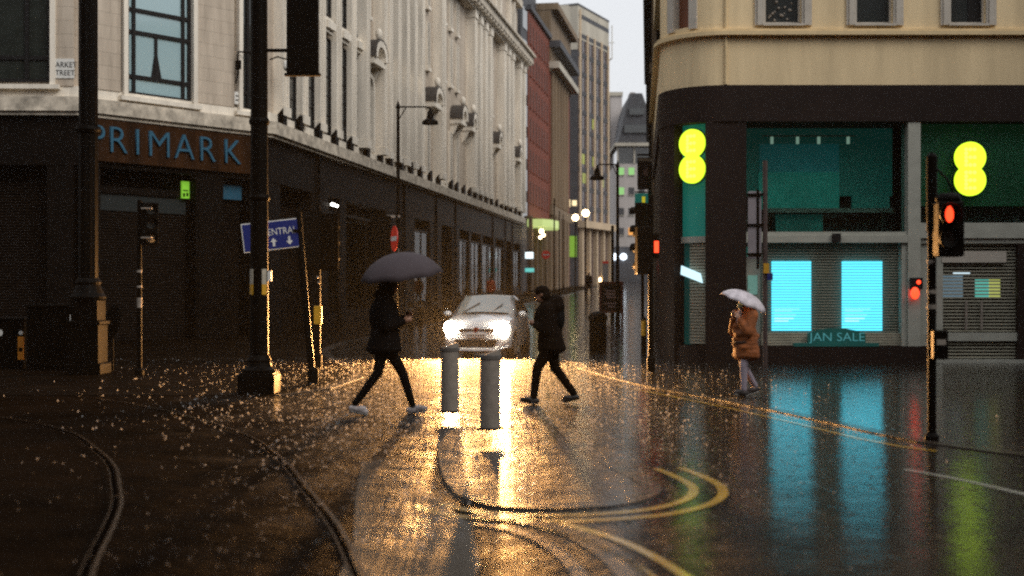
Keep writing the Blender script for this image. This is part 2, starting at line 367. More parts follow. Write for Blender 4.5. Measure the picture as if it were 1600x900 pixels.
def ribbon(name, m, pts, wdt, dz, closed=False, kind='structure', parent=None):
    mb = MB(); n = len(pts); vs = []
    P = [Vector((p[0],p[1],0)) for p in pts]
    for i in range(n):
        a = P[i-1] if (i or closed) else P[i]; b = P[(i+1)%n] if (i < n-1 or closed) else P[i]
        t = (b-a).normalized(); s = Vector((t.y,-t.x,0))*wdt/2
        for q in (P[i]-s, P[i]+s): mb.v.append(Vector((q.x,q.y,gz(q.y)+dz)))
    for i in range(n if closed else n-1):
        j = (i+1)%n; mb.f.append((2*i,2*i+1,2*j+1,2*j))
    o = mb.build(name, m, parent)
    if kind: o['kind'] = kind
    return o
def spline(pts, k=8):
    out = []; n = len(pts)
    P = [Vector((*p,0)) for p in pts]
    for i in range(n-1):
        p0 = P[max(i-1,0)]; p1 = P[i]; p2 = P[i+1]; p3 = P[min(i+2,n-1)]
        for j in range(k):
            t = j/k; q = .5*((2*p1)+(-p0+p2)*t+(2*p0-5*p1+4*p2-p3)*t*t+(-p0+3*p1-3*p2+p3)*t**3)
            out.append((q.x,q.y))
    out.append(tuple(pts[-1])); return out
def offset(pts, o):
    P = [Vector((*p,0)) for p in pts]; res = []
    for i in range(len(P)):
        a = P[max(i-1,0)]; b = P[min(i+1,len(P)-1)]; t = (b-a).normalized(); q = P[i]+Vector((t.y,-t.x,0))*o; res.append((q.x,q.y))
    return res
# island with setts and granite kerb: outline runs clockwise round the nose
nose = spline([(.30,18.6),(.52,17.4),(.66,15.6),(.84,13.6),(1.03,12.1),(1.19,11.3),(1.25,10.7),(1.12,10.15),(.80,9.75),(.30,9.6),(-.15,9.75),(-.45,10.3)], 7)
back = spline([(-.45,10.3),(-.62,11.4),(-.78,13.5),(-.86,15.5),(-.78,17.4),(-.45,18.7),(.0,19.0),(.30,18.6)], 6)
loop = nose[:-1]+back[:-1]
isl = MB(); inner = []
Pm = [Vector((*p,0)) for p in loop]
for i in range(len(Pm)):
    t = (Pm[(i+1)%len(Pm)]-Pm[i-1]).normalized(); q = Pm[i]+Vector((-t.y,t.x,0))*-.17; inner.append((q.x,q.y))
cen = (0,13.5)
k_in = [(p[0],p[1]) for p in inner]
kb = MB()
for i in range(len(loop)):
    j = (i+1)%len(loop)
    a, b_, c_, d_ = loop[i], loop[j], inner[j], inner[i]
    kb._a([(a[0],a[1],.010),(b_[0],b_[1],.010),(c_[0],c_[1],.012),(d_[0],d_[1],.012),(a[0],a[1],-.01),(b_[0],b_[1],-.01)], [(0,1,2,3),(0,4,5,1)])
o = kb.build('kerb', kerbm); o['kind'] = 'structure'
isl.prism(inner, -.02, .009); o = isl.build('traffic_island', setts); o['kind'] = 'structure'
for k, off in enumerate((-.26, -.50)):          # double yellow lines hugging the nose
    ribbon('yellow_line', yline, offset(nose[30:-4], off), .085, .004)
foot = spline([(.35,9.0),(.62,8.55),(.80,8.1),(.93,7.6),(1.03,7.0),(1.12,6.2)], 8)
ribbon('yellow_line', yline, foot, .075, .004); ribbon('yellow_line', yline, offset(foot, .20), .075, .004)
chan = spline([(-.3,9.35),(.1,9.1),(.38,8.7),(.55,8.2),(.66,7.6),(.72,6.9),(.76,6.2)], 8)
ribbon('drainage_channel', smoothc, chan, .20, .004)
ribbon('drainage_channel', kerbm, offset(chan, .30), .10, .004)
apr = MB().prism([(-.95,6.2),(-.30,6.2),(-.18,7.6),(-.28,8.9),(-.60,10.2),(-.85,11.6),(-1.10,12.6),(-1.45,12.4),(-1.25,10.2),(-1.02,8.2)], -.02, .004)
o = apr.build('concrete_apron', smoothc); o['kind'] = 'structure'
# yellow line at the foot of the right-hand kerb, white dash further right
ribbon('yellow_line', yline, [(rk(d)-.42, d) for d in [13.2+.4*i for i in range(26)]], .075, .004)
ribbon('white_line', wline, spline([(3.62,11.8),(3.92,11.1),(4.25,9.9),(4.6,8.9)],5), .07, .004)
# tram rails: polished head beside a dark groove, in a strip of concrete
r1 = spline([(-14,20.6),(-9.5,18.6),(-6.9,17.0),(-5.3,15.2),(-4.30,13.3),(-3.72,12.0),(-3.31,10.8),(-3.02,9.9),(-2.78,8.96),(-2.42,7.4),(-2.0,6.0)], 10)
r2 = spline([(-12,24.5),(-8.2,21.6),(-6.0,19.4),(-4.3,17.0),(-3.0,14.6),(-2.2,12.4),(-1.74,10.8),(-1.22,8.96),(-.84,7.3),(-.55,6.0)], 10)
conc = wet('wet_track_concrete', (.008,.004,.002), (.018,.010,.006), .42, .6, drops=.8, wave=.2, spec=.03, coat=.02)
groove = mat('rail_groove', (.003,.002,.0015), .8, spec=0)
for r in (r1, r2):
    pass
    ribbon('tram_rail', M_['rail'], r, .028, .010)
    ribbon('tram_rail_groove', groove, offset(r, .048), .036, .0075)
    ribbon('tram_rail', M_['rail'], offset(r, .072), .010, .010)

# ------------------------------------------------------------------ big stone department store on the left
A = Vector((-8.6,45,0)); U = Vector((9.35,55.5,0)).normalized(); N = Vector((U.y,-U.x,0))
def frame(o, u, n):
    return Matrix(((u.x,n.x,0,o.x),(u.y,n.y,0,o.y),(0,0,1,0),(0,0,0,1)))
FL = frame(A, U, N)
def uu(d): return (d-45)/U.y
C2 = Vector((-13.44,39.5,0)); C3 = A+U*-.0
U2 = (C3-C2); LEN2 = U2.length; U2 = U2/LEN2; N2 = Vector((U2.y,-U2.x,0)); FM = frame(C2, U2, N2)
U1 = Vector((1,.03,0)).normalized(); N1 = Vector((U1.y,-U1.x,0)); FF = frame(C2, U1, N1)     # far-left face, u negative
store = thing('department_store', 'huge pale stone department store on the left with dark shopfronts and a lettered fascia', 'building', tuple(A), world=True)
def B(mb, name, m, parent=None, **k): return mb.build(name, m, parent or store, **k)
ZC = 7.27; ZT = 19.4
# upper masonry shell (one outline), wall plane at o=0
def corner(o_):  # outline of the three faces pushed out by o_
    return [(FF @ Vector((-26,o_,0))).to_2d(), (C2+N1*o_*.5+N2*o_*.5).to_2d(), (C3+N2*o_*.55+N*o_*.55).to_2d(), (FL @ Vector((56.3,o_,0))).to_2d(),
            (FL @ Vector((56.3,-14,0))).to_2d(), (-40,70), (-40,38.7)]
B(MB().prism(corner(-.05), ZC+.3, ZT), 'wall', M_['portland'])
B(MB().prism(corner(.34), ZC+.02, ZC+.46), 'cornice', M_['cornice'])
B(MB().prism(corner(.22), ZC-.10, ZC+.02), 'cornice', M_['cornice'])
B(MB().prism(corner(.12), ZC+.46, ZC+.80), 'plinth', M_['portland_plain'])
# great upper cornice and attic
B(MB().prism(corner(.55), ZT, ZT+.35).prism(corner(.95), ZT+.35, ZT+.85).prism(corner(1.15), ZT+.85, ZT+1.05), 'cornice', M_['cornice'])
for k in range(56): B(MB(FL).box(k*1.0+.2, k*1.0+.6, .5, .92, ZT+.12, ZT+.345), 'dentil', M_['cornice'])
B(MB().prism(corner(-.35), ZT+1.05, 24.2), 'wall', M_['portland'])
B(MB().prism(corner(.10), 24.2, 24.75), 'cornice', M_['cornice'])
for k in range(9):
    x = 4+k*6; B(MB(FL).box(x, x+1.2, -.34, -.28, 21.2, 23.4), 'window', M_['darkglass'])
    B(MB(FL).box(x-.5, x-.2, -.35, -.05, 20.6, 24.1).box(x+1.4, x+1.7, -.35, -.05, 20.6, 24.1), 'pilaster', M_['portland_plain'])
# long face: fluted pilasters, windows, pedimented bays
def pilaster(u, w_=1.0, z0=ZC+.8, z1=ZT, o=.50):
    m = MB(FL).box(u-w_/2, u+w_/2, -.05, o*.62, z0, z1)
    n = 3; rw = w_/(2*n-1)*1.15
    for i in range(n):
        c = u-w_/2+rw/2+i*(w_-rw)/(n-1); m.box(c-rw/2+.005, c+rw/2-.005, o*.62, o, z0+.35, z1-.5)
    m.box(u-w_/2-.04, u+w_/2+.04, -.05, o+.05, z0, z0+.33).box(u-w_/2-.05, u+w_/2+.05, -.05, o+.06, z1-.48, z1-.02)
    return B(m, 'pilaster', M_['portland_plain'])
def win(u, wd, z0, z1, M=FL, o=.0, bars=(2,5), pane='darkglass', par=None, fr=.05):
    m = MB(M); m.box(u-wd/2, u-wd/2+fr, o-.02, o+.09, z0, z1).box(u+wd/2-fr, u+wd/2, o-.02, o+.09, z0, z1).box(u-wd/2+fr, u+wd/2-fr, o-.02, o+.088, z0, z0+fr).box(u-wd/2+fr, u+wd/2-fr, o-.02, o+.088, z1-fr, z1)
    for i in range(1, bars[0]): c = u-wd/2+wd*i/bars[0]; m.box(c-fr*.3, c+fr*.3, o-.02, o+.07, z0+fr, z1-fr)
    for i in range(1, bars[1]): c = z0+(z1-z0)*i/bars[1]; m.box(u-wd/2+fr, u+wd/2-fr, o-.02, o+.06, c-fr*.3, c+fr*.3)
    f = B(m, 'window', M_['winframe']); B(MB(M).box(u-wd/2+.01, u+wd/2-.01, o-.03, o+.02, z0+.01, z1-.01), 'pane', M_[pane], f)
    return f
def pediment(u, zb=11.9, wd=1.9):
    o1 = .62
    # lower wide base + curved segmental hood open in the middle
    m = MB(FL).box(u-wd/2, u+wd/2, -.05, o1, zb, zb+.28)
    arc = [(u+(wd/2+.05)*math.cos(t), zb+.28+.85*max(0,math.sin(t))**.8) for t in [math.pi*i/12 for i in range(13)]]
    arci = [(u+(wd/2-.28)*math.cos(t), zb+.28+.55*max(0,math.sin(t))**.8) for t in [math.pi*i/12 for i in range(13)]]
    for i in range(12):
        m.ext([arc[i],arc[i+1],arci[i+1],arci[i]], -.05, o1+.1)
    m.ell((u,o1*.9,zb+.28+1.15), (.16,.16,.26))
    p = B(m, 'pediment', M_['portland_plain'])
    B(MB(FL).ext(arci, -.04, .25), 'niche', M_['lead'], p)
    h = MB(FL)
    for i in range(12):
        a, b_ = arc[i], arc[i+1]; h.ext([a,b_,(b_[0],b_[1]+.05),(a[0],a[1]+.05)], -.05, o1+.12)
    B(h, 'lead_flashing', M_['lead'], p)
    for s_ in (-1,1): B(MB(FL).ext([(-.05,zb-.75),(-.05,zb-.005),(o1-.15,zb-.005),(o1-.3,zb-.25),(.12,zb-.6)], u+s_*wd*.36-.14, u+s_*wd*.36+.14, 'x'), 'console_bracket', M_['portland_plain'], p)
    return p
def arched(u, wd, z0, z1):
    r = wd/2; pts = [(u-r,z0),(u+r,z0)]+[(u+r*math.cos(t), z1-r+r*math.sin(t)) for t in [math.pi*i/10 for i in range(11)]]
    f = B(MB(FL).ext(pts, -.06, .03), 'window', M_['darkglass'])
    bm_ = MB(FL)
    for z in [z0+.7*i for i in range(1, int((z1-z0)/.7))]: bm_.box(u-r+.02, u+r-.02, .03, .06, z-.03, z+.03)
    bm_.box(u-.03, u+.03, .03, .07, z0, z1-.05); B(bm_, 'glazing_bars', M_['winframe'], f)
    # stone surround
    outr = [(u+(r+.22)*math.cos(t), z1-r+(r+.22)*math.sin(t)) for t in [math.pi*i/10 for i in range(11)]]
    inn = [(u+(r+.02)*math.cos(t), z1-r+(r+.02)*math.sin(t)) for t in [math.pi*i/10 for i in range(11)]]
    m = MB(FL)
    for i in range(10): m.ext([outr[i],outr[i+1],inn[i+1],inn[i]], -.05, .2)
    m.box(u-r-.22, u-r-.02, -.05, .2, z0, z1-r).box(u+r+.02, u+r+.22, -.05, .2, z0, z1-r)
    B(m, 'window_surround', M_['portland_plain'], f)
def narrow(u, z0, z1, wd=.42):
    f = B(MB(FL).box(u-wd/2, u+wd/2, -.06, .012, z0, z1), 'window', M_['darkglass'])
    m = MB(FL).box(u-wd/2-.1, u-wd/2, -.05, .09, z0, z1).box(u+wd/2, u+wd/2+.1, -.05, .09, z0, z1).box(u-wd/2-.14, u+wd/2+.14, -.05, .16, z0-.18, z0-.001)
    B(m, 'window_surround', M_['portland_plain'], f)
for i in range(5):       # first five bays: tall windows between ribs
    u = uu(46.1)+i*2.13; pilaster(u, .72, o=.30)
    c = u+1.065; wz = 1.25
    win(c, wz, ZC+.85, 12.0, bars=(2,5)); win(c, wz, 12.9, 16.0, bars=(2,3)); win(c, wz, 16.5, 19.0, bars=(2,3))
    B(MB(FL).box(c-.55, c+.55, -.05, .22, 12.15, 12.75).box(c-.5, c+.5, .22, .34, 12.3, 12.6), 'spandrel', M_['portland_plain'])
    B(MB(FL).box(c-.55, c+.55, -.05, .18, 16.05, 16.42), 'spandrel', M_['portland_plain'])
pd = [57.4, 69.0, 75.6, 78.7, 87.6, 96.2]
arched(uu(57.4), .95, ZC+.85, 11.4); pediment(uu(57.4)); narrow(uu(57.4), 14.2, 16.6, .6); narrow(uu(57.4), 17.0, 18.9, .6)
pilaster(uu(56.0), .5); pilaster(uu(58.85), .5)
for i in range(5):
    u = uu(60.3)+i*1.62; pilaster(u, .62, o=.36)
    c = u+.81; B(MB(FL).box(c-.38, c+.38, -.05, .1, 12.1, 12.7), 'spandrel', M_['portland_plain'])
    if i < 4: win(c, .62, ZC+.9, 11.9, bars=(1,5)); win(c, .62, 13.0, 17.0, bars=(1,4))
pediment(uu(69.0), 11.7); narrow(uu(69.0), ZC+.9, 11.0, .5); narrow(uu(69.0), 13.9, 16.4); narrow(uu(69.0), 17.2, 19.0)
pilaster(uu(70.9), .9, o=.5)
for k in (72.9, 74.6, 76.4): narrow(uu(k), 13.9, 16.6); narrow(uu(k), 17.2, 19.1); narrow(uu(k), ZC+.9, 11.2)
pediment(uu(75.6), 11.7, 1.6); pediment(uu(78.7), 11.7, 1.4)
k = 79.9
while k < 100:
    if not any(abs(k-p) < 1.1 for p in pd[4:]): pilaster(uu(k), .8)
    k += 1.75
for p in pd[4:]: pediment(uu(p), 11.7, 1.5); narrow(uu(p), ZC+.9, 11.0, .5); narrow(uu(p), 14.0, 18.0, .5)
for k in (80.8,84.3,91.3,93.0,98.3): win(uu(k), .6, ZC+.9, 11.8, bars=(1,4)); win(uu(k), .6, 13, 17.5, bars=(1,4))
# wedge shaped floodlights standing along the cornice
for d in (45.6,47.4,49.6,51.7,53.8,56.3,58.5,60.2,62.2,64.1,66.1,68.3,70.3,73.5,75,77,78.8,80.6,82.4,84.3,86.2,88.1,90,92,94,96,98):
    u = uu(d)+.3; z = ZC+.461
    B(MB(FL).ext([(-.12,z-.01),(-.10,z+.12),(.33,z+.60),(.34,z-.01)], u-.2, u+.2, 'x'), 'floodlight', M_['black'])
# middle face: blank piers and the great steel window
def mu(x):   # photo column -> metres along the middle face
    k = (x-800)/F; return (k*C2.y-C2.x)/(U2.x-k*U2.y)
def steelwin(M, u0, u1, z0, z1, vb, hb, pane, extra=()):
    m = MB(M); fr = .12
    m.box(u0, u0+fr, -.10, .05, z0, z1).box(u1-fr, u1, -.10, .05, z0, z1).box(u0+fr, u1-fr, -.10, .05, z0, z0+fr*.8)
    for v in vb: m.box(v-.055, v+.055, -.09, .06, z0+.1, z1)
    for h in hb: m.box(u0+fr, u1-fr, -.09, .045, h-.06, h+.06)
    for e in extra: m.box(*e)
    f = B(m, 'window', M_['winframe']); B(MB(M).box(u0+.02, u1-.02, -.12, -.012, z0+.02, z1), 'pane', M_[pane], f)
    s_ = MB(M).box(u0-.16, u0-.002, -.06, .22, z0-.1, z1).box(u1+.002, u1+.16, -.06, .22, z0-.1, z1).box(u0-.3, u1+.3, -.06, .30, z0-.24, z0-.102)
    B(s_, 'window_surround', M_['portland_plain'], f)
z_of = lambda y: 1.6+(463-y)/47.6
a0, a1 = mu(195), mu(297)
steelwin(FM, a0, a1, 8.05, ZT-1, (mu(208), mu(285)), (z_of(128), z_of(60), z_of(26), 13.0, 15.2), 'skyglass', [(mu(243)-.05, mu(243)+.05, -.09, .045, z_of(128)+.06, z_of(60)-.06)])
B(MB(FM).ext([(mu(236),z_of(128)+.06),(mu(243),z_of(75)),(mu(252),z_of(128)+.06)], -.088, .02), 'glazing_leaf', M_['winframe'])
b0, b1 = mu(374), mu(398)
steelwin(FM, b0, b1, 8.05, ZT-1, ((b0+b1)/2,), (z_of(128), z_of(60), 12.0, 14), 'darkglass')
for x0, x1 in ((124,185),(304,362)):
    B(MB(FM).box(mu(x0), mu(x1), -.06, .14, ZC+.8, ZT-.01), 'pier', M_['portland'])
c0 = -7.6
for u0, u1 in ((-3.2,-.75),(-7.6,-5.1),(-12,-9.5)):
    steelwin(FF, u0, u1, 8.2, ZT-1, (u0+.55, u1-.75), (8.95, 11.0, 12.0, 14.0), 'dimglass')
B(MB(FF).box(-.70, -.05, -.06, .14, ZC+.8, ZT-.01), 'pier', M_['portland'])
for xx, yy in ((80,163),(161,169),(341,182)):    # rusty patches where fixings were, seen as little brackets
    pass
# ground storey
def ring(o0, z0, z1, name, m):
    B(MB().prism(corner(o0), z0, z1), name, m)
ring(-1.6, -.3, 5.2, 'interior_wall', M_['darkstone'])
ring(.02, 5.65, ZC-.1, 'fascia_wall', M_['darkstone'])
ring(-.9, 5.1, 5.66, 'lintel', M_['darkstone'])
B(MB(FM).box(mu(122), mu(390), .0, .16, 5.83, 7.14), 'sign_board', M_['darkwood'])
def gl(ch, uc, zc, h, M, m, parent, o=.17, wscale=1.0):
    cu = bpy.data.curves.new('t', 'FONT'); cu.body = ch; cu.size = 1; cu.extrude = .035; cu.align_x = 'CENTER'; cu.resolution_u = 3; cu.offset = -.012
    to = bpy.data.objects.new('t', cu); C.objects.link(to); bpy.context.view_layer.update()
    me = bpy.data.meshes.new_from_object(to.evaluated_get(bpy.context.evaluated_depsgraph_get())); bpy.data.objects.remove(to)
    xs = [v.co.x for v in me.vertices]; ys = [v.co.y for v in me.vertices]; s = h/(max(ys)-min(ys)) if ch not in '-' else h
    cx = (min(xs)+max(xs))/2; y0 = min(ys); rel = Vector(parent.get('_w')) if parent.get('_w') else Vector()
    for v in me.vertices: v.co = (M @ Vector((uc+(v.co.x-cx)*s*wscale, o+v.co.z*s, zc+(v.co.y-y0)*s)))-rel
    me.materials.clear(); me.materials.append(m)
    bm = bmesh.new(); bm.from_mesh(me); bmesh.ops.recalc_face_normals(bm, faces=bm.faces); bm.to_mesh(me); bm.free()
    o_ = bpy.data.objects.new('letter' if len(ch) == 1 else 'lettering', me); C.objects.link(o_); o_.parent = parent
    return o_
for ch, xc in (('P',147),('R',180),('I',209),('M',243),('A',282),('R',319),('K',358)):
    gl(ch, mu(xc), 6.13, .80, FM, M_['bluepaint'], store, .20)
def shutterwall(M, u0, u1, z0, z1, o, par, m='shutter', pitch=.09):
    mb = MB(M); z = z0
    while z < z1-.02: mb.ext([(o-.01,z),(o+.03,z+pitch*.25),(o+.03,z+pitch*.62),(o-.01,z+pitch*.9)], u0, u1, 'x'); z += pitch
    mb.box(u0, u1, o-.05, o-.012, z0, z1); return B(mb, 'roller_shutter', M_[m], par)
gzl = .06
shutterwall(FM, mu(160), mu(304), gzl+.1, 4.9, -.55, store); shutterwall(FM, mu(351), mu(388), gzl+.1, 4.9, -.55, store)
B(MB(FM).box(mu(160)-.1, mu(304)+.1, -.62, -.42, 4.9, 5.12), 'shutter_box', M_['darkstone'])
for x0, x1 in ((306,349),(124,157),(390,408)):
    B(MB(FM).box(mu(x0), mu(x1), -.9, .0, -.3, 5.64), 'pier', M_['darkstone'])
B(MB(FM).box(mu(157), mu(304), -.7, -.5, 4.35, 4.88), 'glazed_transom', M_['darkglass'])
B(MB(FM).box(mu(354), mu(388), -.45, -.38, 4.95, 5.45), 'blue_panel', M_['bluepaint'])
ex = B(MB(FM).box(mu(293.5), mu(305), -.40, -.33, 4.88, 5.45), 'exit_sign', M_['greenglow'])
B(MB(FM).box(mu(295), mu(303), -.33, -.322, 5.12, 5.16).box(mu(295), mu(298), -.33, -.322, 4.93, 5.05).box(mu(300), mu(303), -.33, -.322, 4.95, 5.07), 'symbol', M_['black'], ex)
for u0, u1 in ((-5.2,-.9),(-10.5,-6.0)):
    shutterwall(FF, u0, u1, .1, 5.1, -.55, store); B(MB(FF).box(u1, u1+.8, -.9, .0, -.3, 5.64), 'pier', M_['darkstone'])
B(MB(FM).box(mu(310), mu(345), .0, .03, 1.0, 5.5).box(mu(314), mu(341), .03, .045, 1.2, 5.3), 'pier_panel', M_['darkstone'])
# long face shopfront bays
disp = dict(a=mat('window_display_pale', (.16,.30,.26), .5, var=.4, scale=1.5, emit=(.14,.32,.29), es=.55),
            b=mat('window_display_blue', (.04,.18,.30), .5, var=.9, scale=2.2, emit=(.05,.22,.36), es=.6, streak=True),
            c=mat('window_display_dark', (.035,.04,.035), .5, var=.8, scale=1.4, emit=(.10,.09,.07), es=.18))  # weak emission makes the displays read as lit
edges = [(46.3,49.8,'s'),(51.9,53.4,'a'),(54.3,60.6,'c'),(66.2,69.6,'a'),(72.4,75.2,'d'),(77.3,80.1,'a'),(80.8,83.9,'b'),(84.5,88.4,'b'),(89.2,92.4,'b'),(93.4,95.6,'d'),(96.8,99.8,'b')]
prev = 45.0
for k, (d0, d1, ty) in enumerate(edges+[(101.2,101.3,None)]):
    g0 = gz(prev)
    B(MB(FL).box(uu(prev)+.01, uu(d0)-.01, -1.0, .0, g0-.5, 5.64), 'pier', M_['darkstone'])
    B(MB(FL).box(uu(prev)+.02, uu(d0)-.02, -.0, .04, g0-.3, g0+.9), 'pier_base', M_['black'])
    prev = d1
    if ty is None: break
    g = gz((d0+d1)/2)
    if ty == 's': shutterwall(FL, uu(d0), uu(d1), g, 4.9, -.4, store); continue
    if ty == 'd':
        B(MB(FL).box(uu(d0), uu(d1), -1.0, -.8, g-.3, 5.2), 'doorway', M_['darkglass']); continue
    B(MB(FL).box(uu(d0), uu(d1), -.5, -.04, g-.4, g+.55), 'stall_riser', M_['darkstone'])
    f = MB(FL).box(uu(d0), uu(d0)+.12, -.18, -.06, g+.55, 5.1).box(uu(d1)-.12, uu(d1), -.18, -.06, g+.55, 5.1).box(uu(d0)+.12, uu(d1)-.12, -.18, -.06, 4.98, 5.1)
    f.box(uu((d0+d1)/2)-.03, uu((d0+d1)/2)+.03, -.17, -.07, g+.55, 4.98)
    wf = B(f, 'shop_window', M_['black'])
    B(MB(FL).box(uu(d0)+.05, uu(d1)-.05, -.75, -.7, g+.5, 5.05), 'display', disp[ty], wf)
    B(MB(FL).box(uu(d0)+.05, uu(d1)-.05, -.12, -.11, g+.56, 4.99), 'pane', clear_glass('shop_glass'), wf)
    if ty == 'b':   # printed figures in the window
        for q in range(2):
            c = uu(d0)+.7+q*1.4; B(MB(FL).ell((c,-.66,g+2.6),(.28,.03,.9)).ell((c+.1,-.66,g+3.8),(.16,.03,.2)).ell((c-.15,-.66,g+1.2),(.12,.03,.9)), 'printed_figure', [M_['darkglass'],M_['darkwood'],M_['black']][q], wf)
    if ty == 'c':
        for q, (a, z) in enumerate(((54.9,5.0),(56.6,5.02),(57.4,5.0),(59.4,4.9),(59.9,4.95),(60.2,4.8),(55.3,4.6))):
            B(MB(FL).ell((uu(a),-.35,z-.15),.055), 'spotlight', M_['whiteglow'], wf)
        B(MB(FL).ext([(uu(55.2),3.0),(uu(56.2),3.0),(uu(55.8),3.9)], -.69,-.6).ext([(uu(56.9),3.0),(uu(58.4),3.0),(uu(57.4),3.7)], -.69,-.6), 'display_shape', disp['a'], wf)
for u_, z_ in ((uu(52.2),5.35),(uu(52.5),5.35),(uu(52.85),5.33),(uu(51.6),4.75)):
    B(MB(FL).ell((u_,.05,z_),.06), 'spotlight', M_['whiteglow'])
for d in (50.6, 64, 71, 76, 88, 93, 96): B(MB(FL).box(uu(d)-.05, uu(d)+.05, .02, .1, gz(d)+.1, ZC-.12), 'drainpipe', M_['black'])

# street name plate, small plate, cctv, on the corner
sg = thing('street_sign', 'white street name plate reading MARKET STREET high on the pale stone pier at far left', 'street sign', tuple(FF @ Vector((-.4,.14,8.5))), world=True)
MBs = MB(FF).box(-.66,-.02,.142,.17,8.3,8.9); MBs.build('plate', M_['whitepaint'], sg)
gl('MARKET', -.34, 8.64, .16, FF, M_['black'], sg, .172, .9); gl('STREET', -.34, 8.39, .16, FF, M_['black'], sg, .172, .9)
sp2 = thing('name_plate', 'small white name plate fixed to the stone pier beside the corner window', 'street sign', tuple(FM @ Vector((mu(367),.2,8.2))), world=True)
MB(FM).box(mu(362),mu(371),.145,.17,8.18,8.6).build('plate', M_['whitepaint'], sp2)
MB(FM).box(mu(363.5),mu(369.5),.17,.175,8.44,8.48).box(mu(363.5),mu(368.5),.17,.175,8.30,8.34).build('lettering', M_['black'], sp2)
cc = thing('security_camera', 'white dome security camera on a thin bracket at the store corner', 'camera', tuple(FL @ Vector((.4,.3,9.5))), world=True)
MB(FL).tube([(.2,.0,9.95),(.2,.3,10.05),(.2,.62,9.95)], .025).build('bracket', M_['black'], cc)
MB(FL).lathe([(.05,.28),(.10,.22),(.11,.05),(.09,0)][::-1], (.2,.62,9.62), 14).build('housing', M_['whitepaint'], cc, smooth=True)
MB(FL).ell((.2,.62,9.62),(.085,.085,.09)).build('dome', M_['darkglass'], cc, smooth=True)
al = thing('wall_lamp', 'thin black swan neck lamp bracket beside the corner window of the stone store', 'lamp', tuple(FM @ Vector((mu(365),.2,9.3))), world=True)
MB(FM).tube([(mu(364),.14,8.9),(mu(364),.3,9.2),(mu(362.5),.3,9.75),(mu(364),.3,9.95),(mu(378),.5,9.95)], .028).build('bracket', M_['black'], al)
MB(FM).box(mu(362),mu(366),.2,.4,9.35,9.65).build('lamp_head', M_['black'], al)
# ------------------------------------------------------------------ buildings further along the street
def bldg(name, label, loc): return thing(name, label, 'building', loc, world=True)
def fr2(p, q):
    p = Vector((*p,0)); q = Vector((*q,0)); u = (q-p).normalized(); return frame(p, u, Vector((u.y,-u.x,0))), (q-p).length
def lineX(d): return -8.6+.1685*(d-45)
# narrow slate block right after the store
b = bldg('office_building', 'narrow dark slate block squeezed between the stone store and the red brick building', (lineX(102),102,gz(102)))
Fs, Ls = fr2((lineX(101.6)-.25,101.6),(lineX(104)-.1,104))
MB(Fs).box(.05,Ls,-10,-.0,2,31).build('wall', M_['slate'], b)
for k in range(9): 
    w_ = MB(Fs).box(.5,Ls-.3,0,.06,7.5+2.6*k,9.2+2.6*k).build('window', M_['darkglass'], b)
# red brick
b = bldg('office_building', 'tall red brick building with narrow upright windows halfway down the street', (lineX(104),104,gz(104)))
Fr, Lr = fr2((lineX(104),104),(lineX(116),116))
MB(Fr).box(0.02,Lr-.02,-12,0,8.2,24.9).build('wall', M_['redbrick'], b)
MB(Fr).box(-.1,Lr+.1,-12,.25,24.9,25.3).build('parapet', M_['slate'], b)
MB(Fr).box(1,Lr,-11,-1.2,25.3,29).build('roof', M_['slate'], b)
for fl in range(6):
    for k in range(7):
        z = 9.3+fl*2.6; u = 1.0+k*1.65
        w_ = MB(Fr).box(u-.24,u+.24,-.02,.012,z,z+1.7).build('window', M_['farwin'], b)
        MB(Fr).box(u-.36,u+.36,.0,.1,z-.12,z-.002).build('sill', M_['redbrick'], w_)
for k in range(5): MB(Fr).box(k*2.9+.02,k*2.9+.42,-.0,.3,gz(104)-1,8.15).build('pier', M_['tan'], b)
MB(Fr).box(.05,Lr-.05,-6,-.6,gz(104)-1,8.2).build('wall', M_['darkwood'], b)
cp = MB(Fr).prism([(.3,-.2),(.3,1.1),(1.5,1.7),(4,2.0),(7,1.5),(7,-.2)], 7.3, 7.9).build('canopy', glow('lit_canopy',(.5,.62,.22),.9), b)
MB(Fr).ell((.5,1.0,6.9),.18).ell((.9,1.1,6.6),.13).ell((.4,.9,6.4),.12).build('lamp', M_['warmglow'], b)
# classical building with two cornices
b = bldg('office_building', 'tan stone and red brick building with two heavy projecting cornices', (lineX(116),116,gz(116)))
Fc, Lc = fr2((lineX(116)+.05,116.1),(lineX(131),131))
MB(Fc).box(0,Lc,-12,0,gz(116)-1,22.0).build('wall', M_['redbrick'], b)
MB(Fc).box(-.05,Lc+.05,-12,.12,22.0,27.6).build('wall', M_['tan'], b)
MB(Fc).box(-.1,Lc+.5,-12,.9,22.3,22.9).build('cornice', M_['concrete'], b)
MB(Fc).box(-.1,Lc+.5,-12,1.0,24.2,24.8).build('cornice', M_['slate'], b)
MB(Fc).box(-.1,Lc+.3,-12,.8,27.6,28.2).build('cornice', M_['tan'], b)
for k in range(6):
    MB(Fc).cyl((.9+k*2.1,.1,10),(.9+k*2.1,.1,22.0),.26,.22,12).build('column', M_['tan'], b)
    for fl in range(7):
        w_ = MB(Fc).box(1.5+k*2.1,2.5+k*2.1,.0,.02,7+fl*2.2,8.6+fl*2.2).build('window', M_['farwin'], b)
MB(Fc).box(0,Lc,0,.3,9.0,9.9).build('string_course', M_['tan'], b)
for k in range(6): MB(Fc).box(.4+k*2.1,1.3+k*2.1,0,.35,gz(116)-1,9.0).build('pier', M_['tan'], b)
